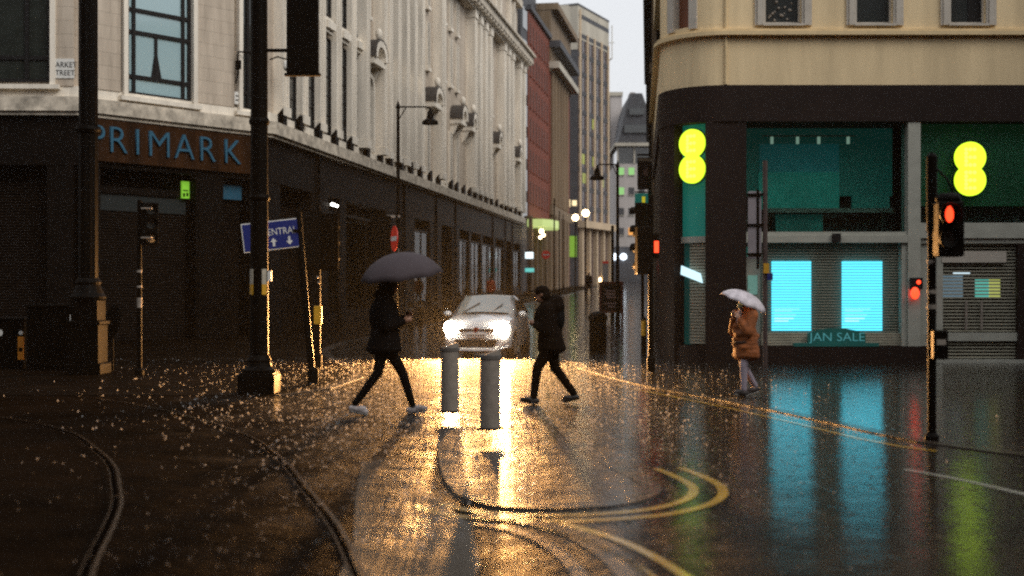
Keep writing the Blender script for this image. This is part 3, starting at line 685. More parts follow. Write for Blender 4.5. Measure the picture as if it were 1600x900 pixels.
# tower with fins
b = bldg('office_tower', 'tall office tower with pale vertical fins, dark glass and a pale blank top band', (7.27,140,gz(140)))
Ft, Lt = fr2((7.27,140),(11.2,148.6)); gt = gz(140)
MB(Ft).prism([(0,0),(Lt,0),(Lt,-10),(0,-10)], gt-1, 29.8).build('glass_wall', M_['towerglass'], b)
MB(Ft).box(-.3,Lt,-10,.05,29.8,33.4).build('top_band', M_['concrete'], b)
MB(Ft).box(-.35,Lt,-10,.1,33.4,33.6).build('coping', M_['slate'], b)
Fw, Lw = fr2((5.1,140.3),(7.2,140.0))
MB(Fw).box(0,Lw,-6,0,gt-1,28.6).build('side_wall', M_['slate'], b)
MB(Fw).box(-.6,Lw,-6,.05,28.6,33.5).build('top_band', M_['concrete'], b)
for k in range(5):
    u = .3+k*(Lt-.6)/4
    MB(Ft).box(u-.20,u+.20,.0,.16,gt+7.0,30.6 if k else 33.0).build('fin', M_['fin'], b)
    MB(Ft).box(u-.2,u+.2,.0,.45,gt-1,gt+6.2).build('column', M_['fin'], b)
for k in range(4):
    for j in (1,2): u = .3+k*(Lt-.6)/4+j*(Lt-.6)/12; MB(Ft).box(u-.04,u+.04,.02,.06,gt+7.0,29.8).build('mullion', M_['slate'], b)
for k in range(11): MB(Ft).box(0.02,Lt-.02,.0,.06,gt+8.2+k*2.1,gt+8.7+k*2.1).build('spandrel', M_['slate'], b)
MB(Ft).box(-.2,Lt+.2,.0,1.0,gt+6.2,gt+6.95).build('podium_band', M_['fin'], b)
for k in range(6): MB(Ft).box(.5+k*1.5,1.4+k*1.5,.0,.05,gt+.3,gt+.8).build('shop_light', M_['warmglow'] if k in (0,4) else M_['towerglass'], b)
for k, (u, fl) in enumerate(((1.2,2),(4.3,3),(4.2,5),(7.0,2),(.9,3))): MB(Ft).box(u,u+.9,.0,.03,gt+7+fl*2.1,gt+8.1+fl*2.1).build('lit_window', glow('dim_lit_window', (.5,.55,.12), .35), b)
MB(Fw).box(.4,1.3,.01,.05,11.4,12.2).box(1.5,2.0,.01,.05,11.5,12.1).build('lit_window', glow('soft_warm_window',(1,.8,.45),1.2), b)
MB(Fw).box(.3,2.0,.01,.05,5.9,8.2).build('lit_window', glow('green_lit_window',(.25,.5,.05),.5), b)
MB().tube([(11.3,148.7,29),(11.6,148.4,29.2),(11.6,148.4,33)], .07).tube([(11.15,148.5,31),(11.9,148.3,31)], .05).build('antenna', M_['whitepaint'], b)
# white block
b = bldg('apartment_building', 'plain white rendered block beyond the striped tower', (px(948,172),172,gz(172)))
MB().box(px(946,172),px(972,172),172,185,gz(172)-1,pz(150,172)).build('wall', M_['whitewall'], b)
MB().box(px(945,172),px(973,172),171.8,185,pz(150,172)+.001,pz(144,172)).build('parapet', M_['concrete'], b)
for x in (952,): MB().box(px(x,172),px(x+1.2,172),171.9,172,gz(172),pz(150,172)).build('downpipe', M_['slate'], b)
# mansard closing the view
D = 160; b = bldg('corner_building', 'white corner building closing the street under a steep dark roof, some windows lit green', (px(990,D),D,gz(D)))
def XB(x0,x1,y0,y1,dy0,dy1,name,m,par=None): return MB().box(px(x0,D),px(x1,D),D+dy0,D+dy1,pz(y1,D),pz(y0,D)).build(name,m,par or b)
XB(962,1030,256,470,0,12,'wall',M_['whitewall']); XB(964,1030,228,256,.3,11,'wall',M_['darkglass'])
XB(960,1032,224,229,-.7,12,'cornice',M_['concrete'])
for x in (964,990): XB(x,x+2.4,229,256,-.1,.3,'pier',M_['concrete'])
prof = [(965,224),(972,200),(975,180),(979,162),(985,146),(1003,146),(1010,165),(1016,200),(1022,224)]
ro = MB().ext([(px(x,D),pz(y,D)) for x,y in prof], D-.2, D+11).build('roof', M_['slate'], b)
XB(983,1006,170,180,-.5,1,'dormer',M_['darkglass'],ro); XB(975,1014,196,208,-.5,1,'dormer',M_['darkglass'],ro)
XB(988,996,138,146,3,6,'chimney',M_['whitewall'],ro)
gg = glow('green_office_light', (.35,.75,.25), .55); oo = glow('orange_office_light', (1,.42,.08), .7)
for y, row in ((262,'gg'),(293,'gd'),(325,'dd'),(356,'do')):
    for x, c in zip((966,982,998), row+'d'):
        w_ = XB(x,x+9,y,y+11,-.03,.05,'window',{'g':gg,'d':M_['slate'],'o':oo}[c]); XB(x-.5,x+9.5,y+11.2,y+12.2,-.15,.05,'sill',M_['concrete'],w_)
XB(955,1030,386,470,-1.2,0,'shopfront',M_['slate']); XB(985,1028,386,392,-1.4,-1.21,'fascia',M_['concrete'])
for x in (958,972): MB().ell((px(x,D),D-2.0,pz(402,D)),.42).build('wall_lamp', glow('cool_white_lamp',(.8,.9,1),3), b)
# unseen blocks added round the camera to shade the junction and its wet paving
for nm, lb, x0, x1, y0, y1, hh in (('unseen_brick_block','long brown brick block added out of view behind the viewer to shade the junction',-30,34,-34,-22,24),('unseen_brick_block','brown brick block added out of view on the left to shade the junction',-38,-26,-20,24,21),('unseen_brick_block','brown brick block added out of view on the right to shade the junction',24,36,-20,22,20)):
    b = bldg(nm, lb, ((x0+x1)/2,(y0+y1)/2,0)); MB().box(x0,x1,y0,y1,-.2,hh).build('wall', M_['backbrick'], b)
    MB().box(x0-.3,x1+.3,y0-.3,y1+.3,hh,hh+.6).build('parapet', M_['tan'], b)
    for s_ in range(6):
        for q in range(12):
            z = 1.2+s_*3.5
            if x1-x0 > y1-y0: m = MB().box(x0+2+q*5,x0+4+q*5,y1-.02,y1+.05,z,z+2.2)
            else: m = MB().box(x1-.02,x1+.05,y0+1.5+q*3.4,y0+3+q*3.4,z,z+2.2) if x0 < 0 else MB().box(x0-.05,x0+.02,y0+1.5+q*3.3,y0+3+q*3.3,z,z+2.2)
            m.build('window', M_['darkglass'], b)
# right-hand side of the street beyond the phone shop: dark flank with string courses
def rX(d): return 3.72+.1*(d-31.4)
b = bldg('commercial_building', 'dark stone building flanking the right side of the street behind the corner phone shop', (rX(46),46,gz(46)))
Fq, Lq = fr2((rX(45.2),45.2),(rX(96)+.3,96))
MBq = lambda: MB(Fq)
MBq().box(0,Lq,.0,14,-1,17.5).build('wall', M_['darkstone'], b)
for z, e in ((6.0,.3),(9.5,.25),(13.2,.4),(17.5,.55)): MBq().box(-.05,Lq+.05,-e,14,z,z+.35).build('string_course', M_['tan'] if z in (9.5,) else M_['darkstone'], b)
for k in range(12):
    for z in (7,10.4,14.2): MBq().box(1.2+k*4,2.6+k*4,-.06,.02,z,z+2.1).build('window', M_['darkglass'], b)
MBq().box(.1,.55,-.16,.0,.1,17.3).build('drainpipe', M_['tan'], b)
bb = thing('hanging_banner', 'square dark banner with a faint face portrait hanging over the right pavement', 'banner', (px(1010,58),58,pz(270,58)), world=True)
def Q(x0,x1,y0,y1,d,name,m,par,t=.08,off=0): return MB().box(px(x0,d),px(x1,d),d+off,d+off+t,pz(y1,d),pz(y0,d)).build(name,m,par)
Q(996,1028,246,296,58,'panel',M_['eedark'],bb); Q(997,1027,247,252,58,'stripe',M_['tan'],bb,.01,-.012)
MB().ell((px(1010,58),57.99,pz(270,58)),(.13,.03,.19)).build('portrait', mat('dull_skin_print',(.10,.045,.03),.7), bb)
Q(996,1034,240,243,58,'bracket',M_['black'],bb,.05,.1)
bb = thing('hanging_sign', 'teal projecting sign with a yellow mark under the dark banner', 'sign', (px(1006,56),56,pz(315,56)), world=True)
Q(992,1024,302,327,56,'panel',M_['teal'],bb); Q(1003,1008,307,318,56,'mark',glow('yellow_mark',(.7,.6,.02),.6),bb,.01,-.012); Q(992,1034,299,301,56,'bracket',M_['black'],bb,.05,.02)

# ------------------------------------------------------------------ phone shop on the right
ZX = lambda y: 1.6+(463-y)/66.667
XX = lambda x: (x-800)/66.667
sh = bldg('corner_shop', 'cream rendered corner building on the right with a dark shopfront and two glowing yellow signs', (5.1,30,0))
CX, CY, RR = 5.1, 31.45, 1.45
def arc(r, t0, t1, n=14): return [(CX+r*math.cos(R(t0+(t1-t0)*i/n)), CY+r*math.sin(R(t0+(t1-t0)*i/n))) for i in range(n+1)]
def outline(o, x1=20):
    r = RR+o; a = arc(r, 174, 270)
    e = (rX(45)-.1-o, 45)
    return a+[(x1, CY-r),(x1,45),e]
def SB(mb, name, m, par=None, **k): return mb.build(name, m, par or sh, **k)
def sb(x0,x1,y0,y1,o0,o1,name,m,par=None,**k):   # box by photo columns/rows on the front plane, o = metres proud of it
    return SB(MB().box(XX(x0),XX(x1),30-o1,30-o0,ZX(y1),ZX(y0)), name, M_[m] if isinstance(m,str) else m, par, **k)
# upper storeys
SB(MB().prism(outline(-.35), 6.55, 12.5), 'core_wall', M_['darkglass'])
SB(MB().prism(outline(0), ZX(133)+.0, ZX(56)), 'wall', M_['cream'])
SB(MB().prism(outline(.16), ZX(56), ZX(50)).prism(outline(.10), ZX(50), ZX(46)), 'band_course', M_['creamtrim'])
SB(MB().prism(outline(0), ZX(46), ZX(38)), 'wall', M_['cream'])
SB(MB().prism(outline(0), ZX(-160), 12.9).prism(outline(.3), 12.9, 13.3), 'wall', M_['cream'])
wins = [(1195,1252),(1338,1395),(1485,1540),(1632,1690)]
xs = 1140
for a_, b_ in wins:
    sb(xs, a_, -160, 38, -.34, 0, 'wall', 'cream'); xs = b_
    f = MB()
    for p, q in ((a_-16,a_-.1),(b_+.1,b_+16)):
        f.box(XX(p),XX(q),30-.05,30.0,ZX(40),ZX(-158)); f.box(XX(p+4),XX(q-5),30-.09,30-.05,ZX(40),ZX(-158))
    s_ = SB(f, 'window_surround', M_['whitetrim'])
    w_ = SB(MB().box(XX(a_),XX(a_+3),30.12,30.2,ZX(37.9),ZX(-158)).box(XX(b_-3),XX(b_),30.12,30.2,ZX(37.9),ZX(-158)).box(XX(a_+3),XX(b_-3),30.12,30.2,ZX(37.9),ZX(33)).box(XX(a_+3),XX(b_-3),30.12,30.2,ZX(-62),ZX(-58)), 'window', M_['whitetrim'])
    SB(MB().box(XX(a_+2.5),XX(b_-2.5),30.17,30.19,ZX(34),ZX(-157)), 'pane', M_['darkglass'], w_)
    SB(MB().box(XX(a_-4),XX(b_+4),29.9,30.2,ZX(41),ZX(37.9)), 'sill', M_['whitetrim'], w_)
sb(xs, 2130, -160, 38, -.34, 0, 'wall', 'cream')
rnd = random.Random(3)
dots = MB()
for i in range(16): dots.ell((XX(rnd.uniform(1203,1244)),30.16,ZX(rnd.uniform(0,30))),rnd.uniform(.02,.04))
SB(dots, 'window_ornament', M_['steel'])
sb(1516,1536,-20,33,-.165,-.15,'blind','winframe')
# curved corner, upper: wall either side of its window
for t0, t1 in ((174,205),(240,270)):
    SB(MB().prism(arc(RR, t0, t1)+arc(RR-.3, t1, t0), ZX(38), ZX(-160)), 'wall', M_['cream'])
for t0, t1 in ((205,214),(232,240)): SB(MB().prism(arc(RR+.06, t0, t1, 5)+arc(RR-.2, t1, t0, 5), ZX(42), ZX(-158)), 'window_surround', M_['whitetrim'])
SB(MB().prism(arc(RR-.14, 214, 232, 6)+arc(RR-.2, 232, 214, 6), ZX(44), ZX(-158)), 'window', mat('brown_blind', (.16,.05,.02), .7, var=.2, streak=True))
SB(MB().cyl((XX(1134),29.98,ZX(132)),(XX(1134),29.98,ZX(-160)),.035), 'drainpipe', M_['creamtrim'])
# roofline
SB(MB().prism(outline(.5), 13.3, 13.8), 'cornice', M_['creamtrim'])
# shop level
SB(MB().prism(outline(.05), ZX(190), ZX(133)-.003), 'fascia', M_['eedark'])
SB(MB().prism(arc(RR+.02, 174, 214)+arc(RR-.6, 214, 174), -.1, ZX(190)), 'pier', M_['eedark'])
SB(MB().prism([(XX(1103),30.02)]+[(XX(1166),29.98)]+[(XX(1166),30.9),(XX(1103)+.1,30.9)], -.1, ZX(190)), 'pier', M_['eedark'])
SB(MB().prism([(rX(33)-.05,33),(rX(45)-.08,44.9),(rX(45)+.6,44.9),(rX(33)+.6,33)], -.1, ZX(190)), 'side_wall', M_['eedark'])
SB(MB().prism(outline(-1.4), -.1, ZX(190)), 'interior_wall', M_['eedark'])
# corner glazing: teal panel above, glazed shutter below
SB(MB().prism(arc(RR-.25, 212, 250)+arc(RR-.35, 250, 212), ZX(368), ZX(190)), 'sign_panel', M_['teal'])
SB(MB().prism(arc(RR-.2, 212, 250)+arc(RR-.4, 250, 212), ZX(378), ZX(368)), 'transom', M_['eewhite'])
SB(MB().prism(arc(RR-.30, 212, 224)+arc(RR-.40, 224, 212), ZX(540), ZX(378)), 'side_panel', M_['teald'])
m_ = MB(); z = ZX(538)
while z < ZX(380): m_.prism(arc(RR-.27, 224, 250, 6)+arc(RR-.30, 250, 224, 6), z, z+.045); z += .075
m_.prism(arc(RR-.305, 224, 250, 6)+arc(RR-.34, 250, 224, 6), ZX(539), ZX(378)); SB(m_, 'roller_shutter', M_['eeshutter'])
SB(MB().prism(arc(RR-.05, 212, 252)+arc(RR-.5, 252, 212), -.1, ZX(541)), 'stall_riser', M_['eedark'])
lp = SB(MB(frame(Vector((CX,CY,0)), Vector((math.cos(R(-40)),math.sin(R(-40)),0)), Vector((math.cos(R(230)),math.sin(R(230)),0)))).ext([(-.30,ZX(428)),(-.28,ZX(414)),(.24,ZX(427)),(.30,ZX(442))], RR-.19, RR-.15), 'reflection_plate', glow('slanted_pale_reflection',(.6,.9,1),1.2))  # glowing slanted plate stands in for a pale reflection
# dotted E's in two joined discs
def eesign(c, u, n, r, sep, name_par):
    Mx = frame(Vector((c[0],c[1],0)), u, n); zc = c[2]
    th = math.asin(min(.97, sep/r))
    pts = [(r*math.cos(t), sep+r*math.sin(t)) for t in [-th+(math.pi+2*th)*a/24 for a in range(25)]]+[(r*math.cos(t), -sep+r*math.sin(t)) for t in [math.pi-th+(math.pi+2*th)*a/24 for a in range(25)]]
    s_ = SB(MB(Mx).ext([(p[0],zc+p[1]) for p in pts], .06, .16), 'sign', M_['yellowglow'])
    SB(MB(Mx).ext([(p[0]*1.03,zc+p[1]*1.02) for p in pts], .0, .07), 'sign_case', M_['blackplas'], s_)
    grid = ['1110','1000','1110','1000','1110']
    for k in (1,-1):
        dd = MB(Mx)
        for i, row in enumerate(grid):
            for j, v in enumerate(row):
                if v == '1': dd.cyl(((j-1.1)*r*.27,.15,zc+k*sep+(2-i)*r*.25), ((j-1.1)*r*.27,.166,zc+k*sep+(2-i)*r*.25), r*.13, r*.13, 8)
        SB(dd, 'dotted_letter', M_['palesign'], s_)
sep = .33
ang = 231
eesign((CX+(RR-.27)*math.cos(R(ang)), CY+(RR-.27)*math.sin(R(ang)), ZX(241)), Vector((math.cos(R(ang+90)),math.sin(R(ang+90)),0)), Vector((math.cos(R(ang)),math.sin(R(ang)),0)), .34, .305, sh)
eesign((XX(1519),30.25,ZX(263)), Vector((1,0,0)), Vector((0,-1,0)), .365, .27, sh)
# big upper glass: dim teal interior with ceiling track lights, pane in front
sb(1166,1418,188,300,-1.3,-1.2,'display_wall','teald'); sb(1200,1330,262,322,-1.19,-1.1,'display_panel',mat('soft_teal_panel',(.008,.13,.11),.5,emit=(.003,.075,.062),es=.45,var=.6,scale=1.6)); sb(1205,1410,322,329,-.9,-.7,'shelf',mat('dull_shelf',(.10,.11,.10),.5)); sb(1225,1300,331,362,-1.0,-.9,'counter','teald'); sb(1345,1405,300,322,-.85,-.75,'counter','teald'); sb(1166,1418,330,368,-1.2,-1.1,'display_wall','darkglass')  # display panel carries faint emission in place of shop lighting
sb(1202,1330,216,262,-1.19,-1.12,'display_panel',mat('blue_teal_print',(.008,.10,.11),.5,emit=(.003,.06,.066),es=.4,var=.7,scale=1.2))
tr = sb(1200,1350,205.5,207.5,-.75,-.7,'light_track','eewhite')
for x in (1216,1257,1291,1338): sb(x-2,x+2,208,219,-.77,-.69,'track_lamp',glow('dim_white',(.5,.6,.5),.35),tr)
g_ = clear_glass('big_shop_pane', (.85,1,.96))
sb(1166,1418,190,365,-.27,-.25,'pane',g_); sb(1438,1640,190,348,-.27,-.25,'pane',g_)
sb(1438,1640,188,320,-.5,-.42,'sign_panel','greend'); sb(1438,1640,320,350,-.9,-.8,'display_wall','darkglass')
sb(1166,1418,362,368,-.3,-.02,'transom','eewhite'); sb(1166,1418,368,379,-.3,.03,'shutter_box','eewhite')
sb(1299,1312,365,378,.03,.12,'alarm_box','winframe')
sb(1418.5,1438,190,545,-.5,.02,'pillar','eewhite')
sb(1438,1640,348,372,-.3,.02,'header','eewhite'); sb(1438,1640,372,380,-.3,-.05,'shutter_box','eewhite')
sb(1640,1700,190,575,-.5,.02,'pier','eedark'); sb(1700,2130,190,575,-.5,-.1,'shopfront','eedark')
sb(1166,1192,378,540,-.4,-.3,'side_panel','eewhite'); sb(1170,1188,385,400,-.3,-.29,'sticker','teal'); sb(1172,1187,430,460,-.3,-.28,'notice',mat('pale_teal_notice',(.25,.5,.42),.5,emit=(.15,.35,.3),es=.3))
def slats(x0,x1,y0,y1,o,name,pitch=.078,duty=.5,m='eeshutter'):
    mb = MB(); z = ZX(y1)
    while z < ZX(y0): mb.box(XX(x0),XX(x1),30-o-.02,30-o,z,z+pitch*duty); z += pitch
    return SB(mb, name, M_[m])
s_ = slats(1192,1410,379,536,-.18,'roller_shutter',pitch=.066,duty=.24)
sb(1192,1410,379,536,-.42,-.36,'shop_wall',mat('dull_shop_wall',(.13,.12,.09),.6,var=.3,scale=1.2)); sb(1192,1410,520,540,-.26,-.17,'shutter_foot','eeshutter')
sb(1410,1418,379,545,-.3,-.05,'guide_rail','eewhite')
for x0, x1 in ((1210,1271),(1321,1383)):
    s_ = sb(x0,x1,407,517,-.34,-.23,'display_screen','screen')
    tx = MB()
    for y, l in ((482,.72),(486,.5),(491,.62),(497,.55),(501,.4)): tx.box(XX(x0+3),XX(x0+3+(x1-x0-6)*l),30.215,30.229,ZX(y+1.6),ZX(y))
    SB(tx, 'screen_text', M_['screenw'], s_)
sb(1166,1448,541,574,-.5,.06,'stall_riser','eedark')
js = SB(MB().ext([(XX(1262),ZX(541)),(XX(1352),ZX(541)),(XX(1352),ZX(521)),(XX(1340),ZX(517)),(XX(1318),ZX(513)),(XX(1292),ZX(513)),(XX(1272),ZX(517)),(XX(1262),ZX(521))], 29.98, 30.06), 'sale_sign', M_['teald'])
sb(1240,1372,536,541.2,-.10,.07,'sign_shelf','teald')
gl('JAN SALE', XX(1307), ZX(537), .255, frame(Vector((0,30,0)),Vector((1,0,0)),Vector((0,-1,0))), glow('sale_lettering',(.10,.42,.45),.45), sh, .02, 1.12)
# door bay at the far right
slats(1476,1592,380,560,-.22,'roller_shutter',duty=.45)
sb(1438,1476,380,562,-.4,-.12,'side_panel','eewhite'); sb(1592,1640,380,562,-.4,-.05,'pier','eedark')
sb(1476,1592,380,562,-.75,-.7,'shop_wall','shutter'); sb(1474,1575,392,410,-.2,-.1,'letterbox_panel','whitetrim')
sb(1480,1520,430,465,-.69,-.66,'lit_display',glow('dim_blue_light',(.35,.55,.7),.25)); sb(1540,1560,436,465,-.69,-.60,'lit_display',glow('mint_light',(.12,.6,.5),.7)); sb(1561,1578,436,465,-.69,-.60,'lit_display',glow('lime_light',(.55,.6,.15),.7))
sb(1505,1530,425,428,-.69,-.6,'ceiling_light',glow('cool_strip',(.7,.9,1),1.0))
for x in (1511,1535): sb(x,x+3,470,515,-.14,-.10,'door_handle','steel')
sb(1438,1640,562,574,-.6,.02,'threshold','eewhite'); sb(1450,1592,520,533,-.2,-.1,'kick_plate','eewhite')
ab = sb(1421,1440,434,452,.02,.10,'red_glow_box','winframe'); 
SB(MB().ell((XX(1427),29.87,ZX(458)),(.10,.05,.14)).ell((XX(1433),29.88,ZX(441)),(.05,.04,.05)), 'red_light', M_['redglow'], ab)  # made-up box carrying two glowing red ovals
# ------------------------------------------------------------------ street furniture
K = M_['black']
def col(name, label, cat, x, d, group=None, rz=0, z=None):
    return thing(name, label, cat, (px(x,d), d, gz(d)+HK if z is None else z), rz, group)
# two big fluted columns in the left foreground
t = col('lamp_column', 'thick black column at far left with a tall square pedestal, dark cabinet at its foot', 'column', 138, 26)
MB().lathe([(.20,0),(.185,8),(.17,12)], (0,0,1.6), 24, .06).build('shaft', K, t)
MB().box(-.36,.36,-.36,.36,0,.22).box(-.30,.30,-.30,.30,.22,1.0).box(-.34,.34,-.34,.34,1.0,1.08).box(-.27,.27,-.27,.27,1.08,1.5).lathe([(.33,1.5),(.36,1.56),(.30,1.64),(.24,1.8),(.26,1.86),(.21,1.95)],n=20).build('pedestal', K, t, bevel=.015)
MB().lathe([(.24,4.9),(.26,4.95),(.24,5.02)]).build('collar', K, t)
t = col('lamp_column', 'thick black column with moulded base and yellow and white stickers, left of umbrella walker', 'column', 405, 21)
MB().lathe([(.155,.6),(.145,2.2),(.135,6),(.12,10)], n=28).build('shaft', K, t, smooth=True)
MB().box(-.30,.30,-.30,.30,0,.30).box(-.275,.275,-.275,.275,.30,.34).lathe([(.27,.34),(.285,.38),(.21,.43),(.19,.5),(.20,.54),(.165,.62)],n=28).build('pedestal', K, t, bevel=.012)
f = 21/F
for a0, a1, c1 in ((-155,-120,'l'),(-62,-28,'r')):
    mb = MB(); mb2 = MB()
    for i in range(6):
        p = [(.155*math.cos(R(a0+(a1-a0)*j/6)), .155*math.sin(R(a0+(a1-a0)*j/6))) for j in (i,i+1)]; q = [(.140*math.cos(R(a0+(a1-a0)*j/6)), .140*math.sin(R(a0+(a1-a0)*j/6))) for j in (i+1,i)]
        mb.prism(p+q, 1.78, 2.03); mb2.prism(p+q, 1.61, 1.779)
    s_ = mb.build('sticker', mat('pale_sticker',(.42,.38,.30),.6), t); mb2.build('yellow_band', M_['yellow'], s_)
MB().box(.155,.21,-.09,.01,1.83,2.0).build('tag', M_['whitepaint'], t)
MB().lathe([(.16,3.15),(.175,3.2),(.16,3.25)]).lathe([(.155,4.4),(.17,4.45),(.155,4.5)]).build('collar', K, t)
# black panel hanging high on arms off that column
t = thing('signboard', 'black rectangular panel hung high from the column beside the pale facade', 'panel', (px(473,21),21,pz(115,21)))
W_ = 50*f
MB().box(-W_/2,W_/2,-.05,.05,0,2.2).build('panel', K, t, bevel=.02)
MB().box(-W_/2-.03,W_/2+.03,-.06,.06,-.04,0).build('rail', K, t)
MB().tube([(-W_/2-.40,.0,.38),(-W_/2,0,.38)],.03).tube([(-W_/2-.40,0,1.9),(-W_/2,0,1.9)],.03).build('bracket', K, t)
# litter bin and control cabinet at the left edge
t = col('litter_bin', 'black litter bin with a white round mark and orange sticker at the left edge', 'bin', 22, 28, z=HK)
MB().prism([(-.33,-.3),(.27,-.3),(.33,-.24),(.33,.3),(-.33,.3)],0,1.05).build('body', K, t, bevel=.02)
MB().box(-.36,.36,-.33,.33,1.05,1.13).build('lid', K, t, bevel=.02)
MB().disc((-.20,-.302,.80),(0,-1,0),.075,.004).build('round_mark', M_['whitepaint'], t)
MB().box(.20,.325,-.31,-.298,.22,.72).build('orange_sticker', mat('orange_sticker',(.7,.25,.02),.5), t)
MB().box(.22,.30,-.315,-.309,.40,.48).build('symbol', M_['black'], t)
MB().disc((.262,-.3,.80),(0,-1,0),.045,.01).build('round_mark', M_['whitepaint'], t)
t = col('control_cabinet', 'plain black street cabinet standing left of the far left column', 'cabinet', 83, 27.4, z=HK)
MB().box(-.48,.48,-.25,.25,0,1.35).build('body', K, t, bevel=.02); MB().box(-.5,.5,-.28,.28,1.35,1.42).build('lid', K, t, bevel=.02)
MB().box(-.44,-.02,-.262,-.25,.1,1.3).box(.02,.44,-.262,-.25,.1,1.3).build('door', K, t)
MB().box(.45,.49,-.27,-.25,1.08,1.2).build('label_plate', M_['whitepaint'], t)
# closed black umbrella standing against the shutter line? dark oval plate beside the column
t = col('paddle_sign', 'small leaning black oval plate on a thin post in front of the closed shutters', 'sign', 176, 27, z=HK)
MB().cyl((0,0,0),(0,0,1.4),.022).build('post', K, t)
MB().ell((.0,-.03,1.05),(.17,.025,.40),rot=Matrix.Rotation(R(14),3,'Y')).build('plate', K, t, smooth=True)

def head(mb_, parent, x, y, z, w, h, aspects, face=(0,-1,0), lit=None, cols=None, back=False, hood=True, name='signal_head'):
    """signal head: casing, hoods and lenses; face = direction the lenses look"""
    fx = Vector(face).normalized(); sx = Vector((-fx.y, fx.x, 0))
    def T(a, b, c): return Vector((x,y,z))+sx*a+fx*b+Vector((0,0,c))
    def obox(mb, a0,a1,b0,b1,c0,c1):
        vs = [T(a,b,c) for c in (c0,c1) for a,b in ((a0,b0),(a1,b0),(a1,b1),(a0,b1))]
        return mb._a(vs, [(0,3,2,1),(4,5,6,7),(0,1,5,4),(1,2,6,5),(2,3,7,6),(3,0,4,7)])
    m = MB(); obox(m,-w/2,w/2,-.12,.06,0,h)
    hd = m.build(name, K, parent, bevel=.02)
    if back: obox(b:=MB(),-w/2-.1,w/2+.1,-.02,.0,-.1,h+.1); b.build('backing_board', K, hd)
    n = aspects; r = min(w*.36, h/n*.36)
    for i in range(n):
        c = h-(i+.5)*h/n
        mt = K
        if lit is not None and i == lit: mt = cols or M_['redglow']
        m = MB(); m.cyl(T(0,.055,c),T(0,.072,c),r,r,20); m.build('lens', mt if mt is not K else M_['darkglass'], hd)
        if hood:
            m = MB()
            for k in range(10):
                a, b_ = R(-20+220*k/10), R(-20+220*(k+1)/10)
                for rr, q in ((r*1.12,0),): m._a([T(rr*math.cos(a),.06,c+rr*math.sin(a)),T(rr*math.cos(b_),.06,c+rr*math.sin(b_)),T(rr*math.cos(b_),.06+r*1.4,c+rr*math.sin(b_)*.98),T(rr*math.cos(a),.06+r*1.4,c+rr*math.sin(a)*.98),
                     T(rr*1.06*math.cos(a),.06,c+rr*1.06*math.sin(a)),T(rr*1.06*math.cos(b_),.06,c+rr*1.06*math.sin(b_)),T(rr*1.06*math.cos(b_),.06+r*1.4,c+rr*1.06*math.sin(b_)*.98),T(rr*1.06*math.cos(a),.06+r*1.4,c+rr*1.06*math.sin(a)*.98)],
                     [(0,1,2,3),(4,7,6,5),(3,2,6,7),(0,4,5,1)])
            m.build('hood', K, hd)
    return hd
# slim signal at the left
t = col('traffic_signal', 'slim black signal post with grey bands in front of the closed shutters at left', 'traffic light', 218, 25.6)
MB().cyl((0,0,0),(0,0,3.5),.05,.045).build('post', K, t); MB().lathe([(.09,0),(.09,.1),(.055,.14)]).build('base', K, t)
MB().lathe([(.054,2.05),(.054,2.10)]).lathe([(.054,1.75),(.054,1.79)]).lathe([(.053,1.35),(.053,1.55)]).build('grey_band', M_['steel'], t)
head(None, t, .22, -.05, 2.6, .32, .85, 3, (.55,-1,0)); MB().box(.0,.2,-.02,.02,2.8,2.84).box(.0,.2,-.02,.02,3.2,3.24).build('bracket', K, t)
MB().box(.13,.33,-.36,-.22,2.72,2.75).box(.13,.33,-.36,-.22,3.3,3.33).build('hood_rim', M_['steel'], t)
# leaning post with blue direction sign
t = thing('direction_sign', 'tilted blue direction sign with white lettering and arrows on a leaning black post', 'road sign', (px(489,23),23,HK))
MB().tube([(0,0,0),(-.12,0,1.3),(-.27,0,3.1)],.062,12).build('post', K, t); MB().lathe([(.1,0),(.1,.28),(.07,.32)]).build('base', K, t)
rot = Matrix.Translation((-.72,-.10,2.68)) @ Matrix.Rotation(R(-7),4,'Y') @ Matrix.Rotation(R(8),4,'Z')
pl = MB(rot).box(-.52,.52,-.015,.015,-.26,.26).build('rim', M_['whitepaint'], t); MB(rot).box(-.50,.50,-.022,-.014,-.24,.24).build('plate', M_['blue'], t)
def letters(body, parent, Mx, h, m, wdt=None, ex=.004):
    cu = bpy.data.curves.new('t','FONT'); cu.body = body; cu.size = 1; cu.extrude = .01; cu.align_x = 'CENTER'; cu.resolution_u = 2
    to = bpy.data.objects.new('t', cu); C.objects.link(to); bpy.context.view_layer.update()
    me = bpy.data.meshes.new_from_object(to.evaluated_get(bpy.context.evaluated_depsgraph_get())); bpy.data.objects.remove(to)
    xs = [v.co.x for v in me.vertices]; ys = [v.co.y for v in me.vertices]; s = h/(max(ys)-min(ys)); sx = s if not wdt else wdt/(max(xs)-min(xs)); cx = (max(xs)+min(xs))/2
    for v in me.vertices: v.co = Mx @ Vector(((v.co.x-cx)*sx, -v.co.z*.4, (v.co.y-min(ys))*s))
    me.materials.clear(); me.materials.append(m); o_ = bpy.data.objects.new('lettering', me); C.objects.link(o_); o_.parent = parent; return o_
letters('CENTRAL', t, rot @ Matrix.Translation((.14,-.024,.0)), .12, M_['whitepaint'], .62)
